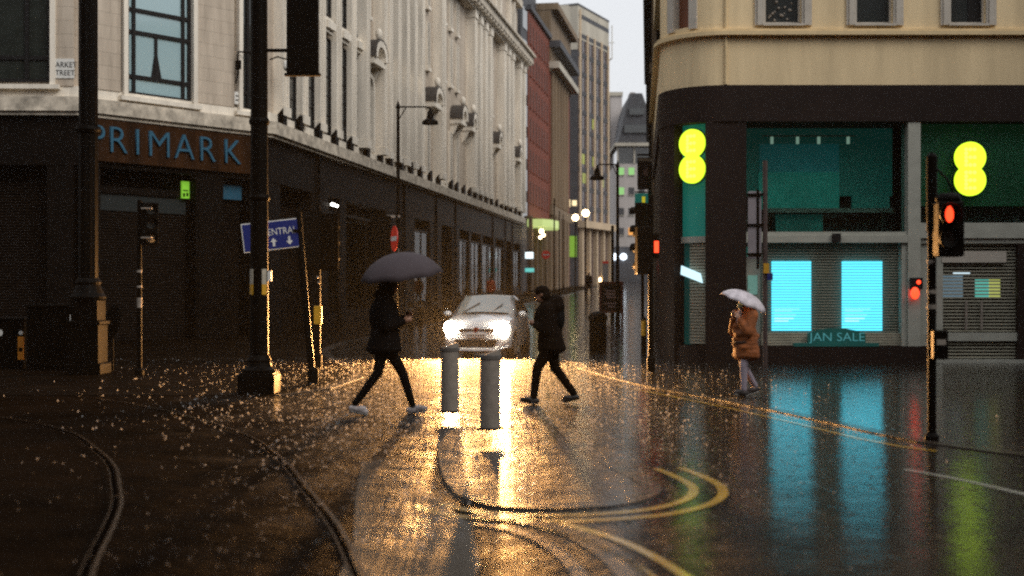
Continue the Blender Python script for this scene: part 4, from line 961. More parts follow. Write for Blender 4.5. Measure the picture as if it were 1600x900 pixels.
for u_ in (.02,.30):
    MB(rot).ext([(u_-.02,-.2),(u_+.02,-.2),(u_+.02,-.12),(u_+.06,-.12),(u_,-.05),(u_-.06,-.12),(u_-.02,-.12)] if u_ < .1 else [(u_-.02,-.05),(u_+.02,-.05),(u_+.02,-.13),(u_+.06,-.13),(u_,-.2),(u_-.06,-.13),(u_-.02,-.13)],-.028,-.021).build('arrow', M_['whitepaint'], t)
MB().box(-.35,-.2,-.09,-.02,2.75,2.79).build('bracket', K, t)
# signal cluster seen from behind
t = thing('traffic_signal', 'black signal heads seen from behind beside the blue sign, yellow box on their post', 'traffic light', (px(497,28),28,HK+.0))
g = 28/F
MB().cyl((0,0,0),(0,0,3.6),.06,.055).build('post', K, t); MB().lathe([(.09,0),(.09,.3),(.06,.34)]).build('base', K, t)
head(None,t,-.20,0,2.25,.36,1.1,3,(-.2,1,0),back=True); head(None,t,.22,.05,2.25,.34,1.05,3,(.5,1,0),back=True)
MB().box(-.2,.2,-.03,.03,2.5,2.55).box(-.2,.2,-.03,.03,3.1,3.15).build('bracket', K, t)
MB().box(-.07,.10,-.16,-.06,.98,1.38).build('push_box', M_['yellow'], t, bevel=.01); MB().box(-.11,-.075,-.15,-.05,.98,1.38).build('push_box_side', K, t)
MB().ell((.0,-.09,2.0),.03).ell((.02,-.09,1.88),.025).build('reflector', M_['steel'], t)
# second cluster + no entry sign
t = thing('traffic_signal', 'black signal heads on a post standing behind the grey umbrella', 'traffic light', (px(600,32),32,HK))
MB().cyl((0,0,0),(0,0,3.6),.05,.045).build('post', K, t)
head(None,t,-.08,0,2.55,.34,.95,3,(.25,1,0),back=True); MB().box(-.1,.1,-.03,.03,2.8,2.85).build('bracket', K, t)
MB().box(-.30,-.1,-.1,.1,2.28,2.5).build('detector_box', K, t); MB().box(.08,.40,-.02,.02,3.56,3.62).build('lamp_strip', M_['steel'], t)
t = thing('no_entry_sign', 'red no entry sign with white bar turned nearly edge on above the grey umbrella', 'road sign', (px(620,31),31,HK))
nd = Vector((-.95,-.36,0)).normalized(); sd = Vector((-nd.y,nd.x,0)); c0 = Vector((-.05,-.03,pz(373,31)-HK))
MB().cyl((0,0,0),(0,0,3.6),.03).build('post', K, t)
MB().cyl(c0, c0+nd*.015, .31,.31,32).build('red_disc', M_['redpaint'], t)
MB()._a([c0+nd*b_+sd*a+Vector((0,0,c)) for c in (-.055,.055) for a,b_ in ((-.25,.015),(.25,.015),(.25,.022),(-.25,.022))],[(0,3,2,1),(4,5,6,7),(0,1,5,4),(1,2,6,5),(2,3,7,6),(3,0,4,7)]).build('white_bar', M_['whitepaint'], t)
# street lamps with drooping lanterns
def street_lamp(label, x, d, ytop, xarm, yarm, group='street lamps with hanging lanterns'):
    t = col('street_lamp', label, 'street lamp', x, d, group); z0 = gz(d)+HK; H = pz(ytop,d)-z0; a = px(xarm,d)-px(x,d); za = pz(yarm,d)-z0
    MB().tube([(0,0,0),(0,0,1.2),(0,0,H)],[.11,.08,.055],10).lathe([(.07,H),(.09,H+.06),(.02,H+.25),(.0,H+.35)],n=10).build('post', K, t)
    MB().tube([(0,0,za),(a*.9,0,za+.0),(a,0,za-.05)],.028).tube([(0,0,za-.5),(a*.25,0,za-.02)],.02).build('arm', K, t)
    MB().lathe([(.30,za-.62),(.27,za-.50),(.13,za-.42),(.10,za-.2),(.04,za-.1),(.03,za-.03)],(a,0,0),14).build('lantern', K, t, smooth=True)
    return t
street_lamp('tall black street lamp with its lantern arm reaching right in front of the stone store', 622, 46, 170, 672, 167)
street_lamp('black street lamp near the right pavement with its arm reaching left', 965, 52, 262, 933, 257)
# distant globe lights and their posts
for x, y, d, lab in ((899,340,92,'lit warm globe lamp on a thin post, left and lower of the distant pair'),(915,333,84,'lit warm globe lamp on a thin post, right and higher of the distant pair')):
    t = col('globe_lamp', lab, 'street lamp', x, d, 'lit globe lamps far down the street'); H = pz(y,d)-gz(d)-HK
    MB().cyl((0,0,0),(0,0,H-.2),.06,.04,8).build('post', K, t); MB().ell((0,0,H),.23).build('globe', M_['warmglow'], t)
for x, d, y1, lab in ((866,80,310,'thin dark post nearest the red brick building'),(874,96,330,'thin dark post further along the left kerb'),(880,112,335,'thin dark post standing before the tan stone building')):
    t = col('street_post', lab, 'post', x, d); MB().cyl((0,0,0),(0,0,pz(y1,d)-gz(d)),.055,.04,8).lathe([(.09,0),(.09,.5),(.06,.55)],n=10).build('post', K, t)
t = col('no_entry_sign', 'small distant round red no entry sign with white bar by the left kerb', 'road sign', 853, 90); H = pz(398,90)-gz(90)-HK
MB().cyl((0,0.03,0),(0,0.03,H),.04).build('post', K, t); MB().disc((0,0,H),(0,-1,0),.30,.02).build('red_disc', M_['redpaint'], t); MB().box(-.22,.22,-.03,-.021,H-.05,H+.05).build('white_bar', M_['whitepaint'], t)
t = col('illuminated_sign', 'small white lit box above a turquoise one by the far shop corner', 'sign', 827, 96); g = gz(96)+HK
MB().cyl((0,0.1,0),(0,0.1,pz(390,96)-g),.05).build('post', K, t)
MB().box(-.3,.3,-.1,.05,pz(404,96)-g,pz(394,96)-g).build('white_box', glow('small_white_sign',(.8,.95,1),1.6), t)
MB().box(-.32,.36,-.1,.05,pz(425,96)-g,pz(419,96)-g).build('turquoise_box', glow('small_turquoise_sign',(.15,.7,.65),.8), t)
t = col('totem_sign', 'slim white pillar sign with a red cap in the distance', 'sign', 946, 100); g = gz(100)+HK
MB().box(-.22,.22,-.1,.1,0,pz(412,100)-g).build('panel', M_['whitewall'], t); MB().box(-.23,.23,-.11,.11,pz(412,100)-g,pz(408,100)-g).build('red_cap', M_['redpaint'], t)
# sign pair of dark posts by the right lamp
t = col('street_post', 'short dark post just left of the right hand street lamp', 'post', 957, 60, z=gz(60)+HK); MB().cyl((0,0,0),(0,0,pz(353,60)-gz(60)),.07).lathe([(.1,0),(.1,.6),(.07,.65)],n=10).build('post', K, t)
# advertising board and bin on the right pavement
t = col('menu_board', 'brown framed pavement board with pale lettering on the right pavement', 'sign board', 955, 57); Hb = pz(440,57)-gz(57)-HK; Wb = 38*57/F
br = mat('brown_frame', (.13,.035,.02), .4, var=.3)
for a0,a1,b0,b1 in ((-Wb/2,-Wb/2+.1,0,Hb),(Wb/2-.1,Wb/2,0,Hb),(-Wb/2+.1,Wb/2-.1,Hb-.1,Hb),(-Wb/2+.1,Wb/2-.1,.35,.45)): MB().box(a0,a1,-.04,.04,b0,b1).build('frame', br, t)
MB().box(-Wb/2+.1,Wb/2-.1,-.02,.02,.45,Hb-.1).build('panel', M_['eedark'], t)
tx = MB(); 
for k, l in ((0,.5),(1,.62),(2,.4),(4,.55),(5,.3)): 
    x_ = -Wb*.5*l*.9
    while x_ < Wb*.5*l*.9: tx.box(x_,x_+.05,-.03,-.021,Hb-.45-k*.14,Hb-.37-k*.14); x_ += .085
tx.build('lettering', mat('faded_pink_lettering',(.5,.3,.25),.6), t)
t = col('litter_bin', 'dark round litter bin on the right pavement edge in front of the board', 'bin', 934, 36, z=HK)
MB().lathe([(.20,0),(.24,.05),(.24,.9),(.27,.93),(.27,1.02),(.2,1.12),(.08,1.17)],n=20).build('body', K, t); MB().box(-.13,.13,-.25,-.2,.72,.86).build('opening', M_['blackplas'], t)
t = col('bollard', 'slim dark bollard just left of the round bin on the right', 'bollard', 926, 35.5, z=0)
MB().lathe([(.08,0),(.08,.9),(.1,.93),(.1,.98),(.03,1.04)],n=14).build('post', K, t)
# black bollards along the left kerb
bol = None
for i, (x, d, lab) in enumerate(((657,52,'first black bollard along the left kerb, nearest the umbrella walker'),(681,56,'second black bollard along the left kerb'),(700,60,'third black bollard, just behind the car mirror'),(717,64,'fourth black bollard, beside the car roof'),(642,48.5,'black bollard closest to the umbrella walker, partly hidden by his coat'))):
    if bol is None:
        bol = col('bollard', lab, 'bollard', x, d, 'black bollards on the left kerb'); MB().lathe([(.11,0),(.10,.12),(.085,.2),(.085,.95),(.105,.98),(.105,1.03),(.06,1.1)],n=16).build('post', K, bol); MB().lathe([(.088,.8),(.088,.86)]).build('band', M_['steel'], bol)
    else: dup(bol, (px(x,d),d,gz(d)+HK), 0, lab)
# two stout steel bollards on the island
sb_ = thing('bollard', 'grey steel bollard on the island, left and farther of the two', 'bollard', (px(703,16.9),16.9,.075), 0, 'stout steel bollards on the traffic island')
bm_ = MB(); n = 28; r_ = .118
for z in (0,.03,.9): pass
vs = [(r_*math.cos(2*math.pi*i/n), r_*math.sin(2*math.pi*i/n), 0) for i in range(n)]+[(r_*math.cos(2*math.pi*i/n), r_*math.sin(2*math.pi*i/n), .88+.35*r_*math.cos(2*math.pi*i/n)) for i in range(n)]
bm_._a(vs, [tuple(range(n))[::-1], tuple(range(n,2*n))]+[(i,(i+1)%n,n+(i+1)%n,n+i) for i in range(n)]); bm_.build('post', M_['steel'], sb_, smooth=True)
MB().lathe([(.123,.80),(.126,.805),(.126,.85),(.123,.855)],n=28).build('reflective_band', mat('dull_grey_band',(.12,.11,.10),.4), sb_)
MB().lathe([(.16,0),(.16,.015),(.12,.02)],n=28).build('base_ring', K, sb_)
dup(sb_, (px(766,14.7),14.7,.075), R(0), 'grey steel bollard on the island, right and nearer of the two')

# right-hand foreground signal
t = thing('traffic_signal', 'black pedestrian signal with its red light lit, standing alone in the right foreground', 'traffic light', (px(1456,14.1),14.1,HK))
g = 14.1/F
MB().cyl((0,0,0),(0,0,2.3),.047).cyl((.0,0,2.3),(0,0,3.13),.058,.058).lathe([(.058,3.13),(.03,3.17)]).build('post', K, t); MB().lathe([(.08,0),(.08,.05),(.05,.09)]).build('base', K, t)
hd = MB().box(-.02,.26,-.30,-.04,2.02,2.62).lathe([(.14,0),(.14,.05),(.1,.09)],(.12,-.17,2.62)).build('signal_head', K, t, bevel=.025)
fx = Vector((-.80,-.60,0)).normalized()
cL = Vector((.09,-.305,2.47))
for dz_, mt in ((0,'redglow'),(-.26,'darkglass')):
    MB().cyl(cL+Vector((0,0,dz_)), cL+Vector((0,-.02,dz_)), .095,.095,20).build('lens' if dz_ else 'lit_lens', M_[mt] if dz_ else K, hd)
    m = MB()
    for k in range(12):
        a, b_ = R(-50+280*k/12), R(-50+280*(k+1)/12); r = .115
        q = [Vector((r*math.cos(s_),0,r*math.sin(s_))) for s_ in (a,b_)]
        m._a([cL+Vector((0,0,dz_))+q[0],cL+Vector((0,0,dz_))+q[1],cL+Vector((0,0,dz_))+q[1]*1.05+Vector((-.03,-.14,0)),cL+Vector((0,0,dz_))+q[0]*1.05+Vector((-.03,-.14,0))],[(0,1,2,3)])
    m.build('hood', K, hd)
MB().ell(tuple(cL+Vector((-.01,-.03,-.0))),(.045,.012,.085)).build('red_figure', M_['redglow'], hd)
MB().ell(tuple(cL+Vector((-.01,-.03,.062))),(.025,.012,.03)).build('red_figure_head', M_['redglow'], hd)
MB().tube([(.0,0,3.0),(.06,-.02,2.98),(.15,-.05,2.88),(.20,-.08,2.75),(.19,-.1,2.62)],.013).build('cable', K, t)
MB().box(-.03,.13,-.16,-.03,.90,1.22).build('push_button_box', K, t, bevel=.012); MB().box(.0,.10,-.168,-.16,1.06,1.12).build('indicator', M_['steel'], t)
for a_, b_ in ((1.45,1.5),(1.62,1.66),(1.95,1.99)): MB().lathe([(.052,a_),(.052,b_)]).build('strap', M_['steel'], t)
# signpost seen from behind near the woman
t = thing('sign_frame', 'grey sign seen from behind on tall brown posts before the phone shop pillar', 'road sign', (px(1192,28.4),28.4,HK)); g = 28.4/F
MB().cyl((.05,0,0),(.05,0,4.6),.055).build('post', mat('brown_post',(.07,.045,.04),.5), t)
MB().cyl((-.11,.0,2.2),(-.11,0,3.95),.03).build('post', K, t)
MB().box(-.33,-.03,.0,.02,2.42,3.92).build('sign_back', mat('grey_sign_back',(.28,.25,.27),.5,var=.2), t, bevel=.01)
MB().box(-.36,.1,-.04,-.001,2.50,2.55).box(-.36,.1,-.04,-.001,3.15,3.20).box(-.36,.1,-.04,-.001,3.82,3.87).build('crossbar', K, t)
MB().box(.0,.12,-.1,-.055,2.1,2.32).build('small_box', M_['yellow'], t); MB().box(.08,.2,-.1,-.05,1.95,2.1).build('small_box', M_['blue'], t)
# dark signal cluster left of the phone shop
t = thing('traffic_signal', 'black signal heads with one red light at the left corner of the phone shop', 'traffic light', (px(1017,26.7),26.7,HK))
MB().cyl((0,0,0),(0,0,3.7),.058).build('post', K, t); MB().lathe([(.085,0),(.085,.3),(.06,.34)],n=14).build('base', K, t)
head(None,t,-.17,0,2.05,.32,1.0,3,(-.3,1,0),back=False); head(None,t,-.20,.15,2.4,.28,1.15,3,(-.8,.6,0))
hd = MB().box(.05,.17,-.05,.13,2.38,2.9).build('signal_head', K, t, bevel=.015); MB().box(.065,.155,-.062,-.05,2.50,2.74).build('red_light', M_['redglow'], hd); MB().box(-.05,.06,.0,.04,2.6,2.64).build('bracket', K, t)
t = thing('traffic_signal', 'low added post standing in for a far pinkish red tail light left of the dark signal heads', 'traffic light', (px(1004,40),40,gz(40)+HK))
MB().cyl((0,0,0),(0,0,2.6),.05).build('post', K, t); hd = MB().box(-.14,.14,-.1,.1,2.15,2.75).build('signal_head', K, t, bevel=.02); MB().ell((.0,-.11,2.38),(.10,.03,.12)).build('red_light', M_['redglow'], hd)  # post and head added to carry a distant van's tail light
t = thing('bollard', 'short amber banded post beside the right pavement signal', 'bollard', (px(1006,34),34,HK))
MB().lathe([(.07,0),(.07,1.0),(.03,1.05)],n=14).build('post', K, t); MB().lathe([(.073,.55),(.073,.95)],n=14).build('amber_band', M_['yellow'], t)

# ------------------------------------------------------------------ car
car = thing('car', 'white small car facing the camera with both headlights on and wipers across its windscreen', 'car', (px(763,33.2),34.6,0), math.atan2(-1,-.14))
paint = mat('white_car_paint', (.56,.56,.56), .25, var=.05, coat=1)
trim = mat('black_car_trim', (.015,.014,.014), .45)
def loft(secs, name, m, par, smooth=True):
    mb = MB(); n = len(secs[0])
    for s_ in secs: mb.v += [Vector(p) for p in s_]
    for i in range(len(secs)-1):
        for j in range(n): mb.f.append((i*n+j, i*n+(j+1)%n, (i+1)*n+(j+1)%n, (i+1)*n+j))
    mb.f.append(tuple(range(n))); mb.f.append(tuple(range((len(secs)-1)*n, len(secs)*n))[::-1])
    return mb.build(name, m, par, smooth=smooth)
def sec(x, w_, zb, zs, zt, bulge=.0):
    return [(x,-w_*.82,zb),(x,-w_*.97,zb+.10),(x,-w_,(zb+zs)/2),(x,-w_*.985,zs-.10),(x,-w_*.92,zs),(x,-w_*.7,zs+(zt-zs)*.65),(x+bulge,0,zt),(x,w_*.7,zs+(zt-zs)*.65),(x,w_*.92,zs),(x,w_*.985,zs-.10),(x,w_,(zb+zs)/2),(x,w_*.97,zb+.10),(x,w_*.82,zb),(x+bulge,0,zb)]
body = loft([sec(2.10,.62,.30,.62,.66,.05),sec(2.06,.76,.24,.76,.80,.06),sec(1.98,.83,.20,.86,.92,.05),sec(1.80,.875,.19,.96,1.02),sec(1.4,.895,.19,1.02,1.10),sec(.95,.90,.19,1.06,1.16),sec(0,.90,.19,1.08,1.14),sec(-1.3,.90,.19,1.09,1.14),sec(-1.8,.87,.22,1.06,1.12),sec(-2.05,.78,.30,.95,1.0)],'body',paint,car)
def ring4(x, w_, z): return [(x,-w_,z),(x,w_,z)]
cab = []
for x, wb, z in ((1.02,.70,1.10),(.62,.74,1.30),(.28,.66,1.50),(.05,.62,1.60),(-.4,.62,1.64),(-1.1,.61,1.63),(-1.55,.60,1.56),(-1.85,.66,1.30),(-1.98,.70,1.08)):
    cab.append([(x,-.83 if z < 1.2 else -.80,1.06),(x,-wb-.02*(z>1.2)-(.06 if z>1.4 else 0),max(1.07,min(z-.12,1.45))),(x,-wb*.93,z-.02),(x,0,z+.015),(x,wb*.93,z-.02),(x,wb+.02*(z>1.2)+(.06 if z>1.4 else 0),max(1.07,min(z-.12,1.45))),(x,.83 if z < 1.2 else .80,1.06)])
loft(cab,'cabin',paint,car)
ws = MB(); P1 = [(.975,-.66,1.135),(.975,.66,1.135),(.20,.58,1.545),(.20,-.58,1.545)]
ws._a([(x+.03,y,z+.035) for x,y,z in P1]+[(x-.02,y,z-.02) for x,y,z in P1],[(0,1,2,3),(7,6,5,4),(0,4,5,1),(1,5,6,2),(2,6,7,3),(3,7,4,0)])
# curved windscreen: a grid, higher in the middle
g1 = MB(); nn = 8; mm_ = 5
for j in range(mm_+1):
    t_ = j/mm_; x0 = 1.00-.80*t_; z0 = 1.15+.435*t_; w_ = .70-.09*t_
    for i in range(nn+1): s_ = -1+2*i/nn; g1.v.append(Vector((x0+.07*(1-s_*s_)-.0+.02, s_*w_, z0+.03*(1-s_*s_)+.015)))
for j in range(mm_):
    for i in range(nn): a = j*(nn+1)+i; g1.f.append((a,a+1,a+nn+2,a+nn+1))
w1 = g1.build('windscreen', glass('windscreen_glass',(.22,.23,.21),.12,.7), car, smooth=True)
MB().tube([(1.05,.0+.25,1.19),(.72,.48,1.40)],.014).tube([(1.05,.25,1.19),(1.0,.4,1.20)],.012).build('wiper', trim, car)
MB().tube([(1.05,-.52,1.19),(.86,-.30,1.325),(.70,-.14,1.43)],.014).build('wiper', trim, car)
for s_ in (-1,1):
    pts = [(.75,1.10),(.30,1.42),(-.10,1.50),(-1.35,1.50),(-1.7,1.25),(-1.72,1.12)]
    m = MB()
    vs = []
    for off in (0,.02):
        for x, z in pts: vs.append((x, s_*(.835-(z-1.1)*.38+off), z))
    n = len(pts); m._a(vs,[tuple(range(n))[::-1],tuple(range(n,2*n))]+[(i,(i+1)%n,n+(i+1)%n,n+i) for i in range(n)]); m.build('side_window', M_['darkglass'], car)
    m = MB().ell((.72,s_*1.0,1.14),(.07,.11,.075)); mi = m.build('wing_mirror', paint, car, smooth=True); MB().tube([(.70,s_*.86,1.09),(.72,s_*.95,1.12)],.03).build('mirror_arm', trim, mi)
    for x in (1.38,-1.32):
        wv = MB().cyl((x,s_*.70,.325),(x,s_*.895,.325),.325,.325,28).build('wheel', mat('tyre_rubber',(.015,.014,.013),.7), car)
        MB().cyl((x,s_*.89,.325),(x,s_*.905,.325),.21,.21,20).build('rim', M_['steel'], wv)
        MB().cyl((x,s_*.885,.34),(x,s_*.903,.34),.38,.38,28).build('wheel_arch', trim, car)
    # headlight: bowl, lamp
    h_ = MB().ell((1.93,s_*.66,.80),(.17,.16,.15)).build('headlight', M_['steel'], car, smooth=True)
    MB().cyl((2.09,s_*.67,.80),(2.135,s_*.67,.797),.175,.165,24).build('lamp', glow('headlight_beam',(1,.86,.66),150), h_)
    MB().cyl((2.045,s_*.52,.66),(2.10,s_*.52,.66),.035,.03,12).build('indicator', M_['yellow'], car)
    MB().cyl((2.03,s_*.68,.44),(2.075,s_*.68,.44),.055,.055,16).build('fog_lamp', M_['steel'], car)
gr = MB().box(2.09,2.135,-.46,.46,.71,.775).build('grille', trim, car, bevel=.01)
MB().box(2.13,2.142,-.45,.45,.735,.75).build('chrome_bar', M_['steel'], gr)
MB().cyl((2.13,0,.76),(2.165,0,.76),.06,.06,20).build('badge', mat('dark_red_badge',(.18,.01,.015),.3), car)
MB().box(2.13,2.155,-.27,.27,.555,.66).build('number_plate', M_['whitepaint'], car)
pm = MB()
for k in range(7): pm.box(2.155,2.159,-.22+k*.065,-.18+k*.065,.58,.635)
pm.build('plate_characters', trim, car)
MB().ext([(-.56,.50),(.56,.50),(.46,.31),(-.46,.31)],2.09,2.145,'x').build('lower_grille', trim, car)
cb = MB().tube([(2.06,-.66,.46),(2.11,-.56,.30),(2.15,-.3,.265),(2.16,0,.26),(2.15,.3,.265),(2.11,.56,.30),(2.06,.66,.46)],.022).build('chrome_lip', M_['whitepaint'], car, smooth=True)
MB().tube([(2.0,-.80,.33),(2.13,-.5,.235),(2.16,0,.225),(2.13,.5,.235),(2.0,.80,.33)],.03).build('bumper_edge', paint, car, smooth=True)
MB().box(1.9,2.05,-.75,.75,.16,.22).build('undertray', trim, car)
def car_pt(p): return Matrix.Translation(car.location) @ Matrix.Rotation(car.rotation_euler[2],4,'Z') @ Vector(p)
for s_ in (-1,1):
    ld = bpy.data.lights.new('headlight_beam','SPOT'); lo = bpy.data.objects.new('headlight_beam', ld); C.objects.link(lo)
    ld.energy = 10500; ld.color = (1,.47,.14); ld.spot_size = R(125); ld.spot_blend = 1.0; ld.shadow_soft_size = .10
    lo.parent = car; lo.location = (2.2, s_*.655, .80)
    d_ = Vector((1,0,-.10)); lo.rotation_euler = d_.to_track_quat('-Z','Y').to_euler()

# ------------------------------------------------------------------ people
def fuse(mb, name, m, parent, vox=.012, sm=4):
    me = mb.mesh('t'); o = bpy.data.objects.new('t', me); C.objects.link(o)
    r = o.modifiers.new('r','REMESH'); r.mode = 'VOXEL'; r.voxel_size = vox; r.use_smooth_shade = True
    s_ = o.modifiers.new('s','SMOOTH'); s_.iterations = sm; s_.factor = .5
    bpy.context.view_layer.update()
    me2 = bpy.data.meshes.new_from_object(o.evaluated_get(bpy.context.evaluated_depsgraph_get())); bpy.data.objects.remove(o)
    me2.materials.clear(); me2.materials.append(m); me2.name = name
    for p in me2.polygons: p.use_smooth = True
    q = bpy.data.objects.new(name, me2); C.objects.link(q); q.parent = parent; return q
def V(*a): return Vector(a)
def hand(mb, w_, d, up):     # w_: wrist, d: direction the fingers run, up: back of the hand
    d = d.normalized(); s_ = d.cross(up).normalized(); u_ = s_.cross(d)
    mb.cap(w_, w_+d*.075, .024, .036, 10); mb.ell(w_+d*.055, .036)
    for i, (o_, L_) in enumerate(((-.030,.062),(-.010,.072),(.011,.066),(.031,.052))):
        a = w_+d*.085+s_*o_; b_ = a+d*L_*.55-u_*.012; c_ = b_+d*L_*.25-u_*.030
        mb.cap(a, b_, .0095, .009, 8); mb.cap(b_, c_, .009, .0075, 8)
    a = w_+d*.03+s_*-.032; mb.cap(a, a+d*.035-s_*.022-u_*.012, .012, .010, 8); mb.cap(a+d*.035-s_*.022-u_*.012, a+d*.06-s_*.018-u_*.03, .010, .008, 8)
skin = mat('skin', (.30,.15,.09), .5, var=.1)
def human(t, J, head_dir=V(1,0,-.05), s=1.0, skinm=None):
    """one continuous body from joints; J gives hip, knee, ankle, toe, shoulder, elbow, wrist for L/R, plus pelvis, chest, neck, head"""
    mb = MB(); fwd = head_dir.normalized(); side = V(0,0,1).cross(fwd).normalized(); up = fwd.cross(side)*-1 if False else V(0,0,1)
    ax = Matrix((fwd, side, up)).transposed()
    h = J['head']
    mb.ell(h+fwd*-.01+up*.02, (.098,.076,.105), 18, 12, ax); mb.ell(h+fwd*.03-up*.055, (.065,.056,.062), 14, 9, ax)
    mb.cap(h+fwd*.085+up*.012, h+fwd*.108-up*.018, .010, .014, 8)     # nose
    mb.ell(h+fwd*.078-up*.055, (.02,.028,.012), 10, 6, ax)             # lips
    mb.ell(h+fwd*.075+up*.035, (.02,.05,.012), 10, 6, ax)              # brow
    for k in (-1,1): mb.ell(h+side*k*.076, (.02,.012,.032), 8, 6, ax)
    mb.cap(J['neck'], h-up*.05-fwd*.01, .056, .052)
    mb.ell((J['chest']), (.115,.165,.17)); mb.cap(J['chest'], J['pelvis'], .125, .125); mb.ell(J['pelvis'], (.115,.16,.11))
    mb.cap(J['chest']+V(0,0,.10), J['neck'], .09, .06)
    for k in 'LR':
        mb.cap(J['neck']-V(0,0,.04), J['sh'+k], .055, .06)
        mb.cap(J['sh'+k], J['el'+k], .052, .040); mb.cap(J['el'+k], J['wr'+k], .040, .026)
        d = (J['wr'+k]-J['el'+k]).normalized(); hand(mb, J['wr'+k], J.get('hd'+k, d), J.get('hu'+k, side*(-1 if k == 'R' else 1)))
        mb.cap(J['hip'+k], J['kn'+k], .085, .056); mb.cap(J['kn'+k], J['kn'+k]*.6+J['an'+k]*.4, .054, .055); mb.cap(J['kn'+k]*.6+J['an'+k]*.4, J['an'+k], .055, .036)
        mb.cap(J['an'+k]-V(0,0,.02), J['to'+k], .038, .028); mb.ell(J['an'+k]-V(.0,0,.03), (.045,.036,.035))
    b = fuse(mb, 'body', skinm or skin, t, .011, 3)
    return b, fwd, side
def shoe(t, an, to, m, sole=None):
    mb = MB(); d = (to-an); d.z = 0; dn = d.normalized()
    heel = an-dn*.05; z0 = min(an.z-.085, to.z-.035)
    mb.cap(an-V(0,0,.045), to, .048, .036); mb.cap(heel-V(0,0,.04), an-V(0,0,.03), .042, .045); mb.ell(an*.5+to*.5, (.09,.048,.04))
    o = fuse(mb, 'shoe', m, t, .010, 3)
    if sole:
        m2 = MB().cap(heel-V(0,0,.068), to-V(0,0,.022), .03, .028); fuse(m2, 'sole', sole, o, .010, 2)
def trousers(t, J, m, r=1.0):
    mb = MB(); mb.ell(J['pelvis'], (.135,.175,.13))
    for k in 'LR':
        mb.cap(J['hip'+k], J['kn'+k], .105*r, .072*r); mb.cap(J['kn'+k], J['an'+k]+V(0,0,.02), .070*r, .052*r)
    return fuse(mb, 'trousers', m, t, .013, 4)
def coat(t, J, m, hem, hemw=(.17,.22), hood=None, sl=1.0, extra=None, name='coat'):
    mb = MB(); mb.ell(J['chest'], (.15,.20,.20)); mb.cap(J['chest']+V(0,0,.08), J['neck']+V(0,0,.0), .13, .085)
    p = J['pelvis']; c = J['chest']
    for i in range(9):
        a = i/8; q = c.lerp(V(p.x, p.y, hem+.05), a); mb.ell(q, (.145+(hemw[0]-.145)*a, .195+(hemw[1]-.195)*a, .10))
    for k in 'LR':
        mb.cap(J['neck']-V(0,0,.05), J['sh'+k], .075, .085); mb.cap(J['sh'+k], J['el'+k], .082*sl, .066*sl); mb.cap(J['el'+k], J['wr'+k].lerp(J['el'+k],.08), .066*sl, .048*sl)
    if hood == 'down': mb.ell(J['neck']+V(-.09,0,.03), (.10,.13,.07))
    if extra: extra(mb)
    return fuse(mb, name, m, t, .015, 5)
def walk(front, back, H=1.75, lean=0, side=.085, kneef=.0, kb=.05):
    """legs in mid stride along +x: front heel down, back toe pushing off"""
    q = H/1.75; J = {}
    hp = .92*q*math.sqrt(max(.5,1-((front+back)/2/1.0)**2*.35))
    J['pelvis'] = V(0,0,hp+.03); J['chest'] = V(.02+lean*.25,0,hp+.36*q); J['neck'] = V(.02+lean*.5,0,hp+.56*q); J['head'] = V(.05+lean*.75,0,hp+.70*q)
    J['hipL'] = V(0,side,hp); J['hipR'] = V(0,-side,hp)
    for k, x, sgn in (('L',front,1),('R',-back,-1)):
        y = side*sgn
        if x > 0:
            J['an'+k] = V(x,y,.095); J['to'+k] = V(x+.17,y,.075); m_ = (J['hip'+k]+J['an'+k])/2; J['kn'+k] = m_+V(.05+kneef,0,.03)
        else:
            J['an'+k] = V(x,y,.135); J['to'+k] = V(x+.15,y,.045); m_ = (J['hip'+k]+J['an'+k])/2; J['kn'+k] = m_+V(.07+kb,0,.02)
        J['sh'+k] = V(.01+lean*.4,sgn*.18,hp+.50*q)
    return J
def umbrella(label, loc, tilt, r, mtop, drop=.26, L=.78, thick=True):
    """canopy apex at the local origin plus shaft running down; tilt is a rotation matrix"""
    t = thing('umbrella', label, 'umbrella', loc)
    N_ = 8; mb = MB(tilt.to_4x4()); rings = 7
    mb.v.append(tilt @ V(0,0,0))
    K_ = 6
    for j in range(1, rings+1):
        a = j/rings
        for i in range(N_*K_):
            ph = 2*math.pi*i/(N_*K_); f_ = (i % K_)/K_; sag = math.sin(math.pi*f_)
            rr = r*math.sin(a*1.25)/math.sin(1.25)*(1-.055*sag*a); z = -drop*(1-math.cos(a*1.35))/(1-math.cos(1.35))+.02*sag*a
            mb.v.append(tilt @ V(rr*math.cos(ph), rr*math.sin(ph), z))
    n = N_*K_
    for i in range(n): mb.f.append((0,1+i,1+(i+1)%n))
    for j in range(rings-1):
        for i in range(n): mb.f.append((1+j*n+i,1+(j+1)*n+i,1+(j+1)*n+(i+1)%n,1+j*n+(i+1)%n))
    c = mb.build('canopy', mtop, t, smooth=True); so = c.modifiers.new('s','SOLIDIFY'); so.thickness = .003
    rb = MB(tilt.to_4x4())
    for i in range(N_):
        ph = 2*math.pi*i/N_; pts = []
        for j in range(0, rings+1):
            a = j/rings; rr = r*math.sin(a*1.25)/math.sin(1.25); z = -drop*(1-math.cos(a*1.35))/(1-math.cos(1.35))-.008; pts.append((rr*math.cos(ph), rr*math.sin(ph), z))
        rb.tube(pts, .004, 5); rb.cyl((0,0,-.34),(pts[4][0],pts[4][1],pts[4][2]),.003,.003,5)
    rb.build('ribs', K, t)
    MB(tilt.to_4x4()).tube([(0,0,.06),(0,0,-L)],.007).build('shaft', M_['steel'], t)
    MB(tilt.to_4x4()).tube([(0,0,-L),(0,0,-L-.12)],.016).build('handle', K, t)
    return t
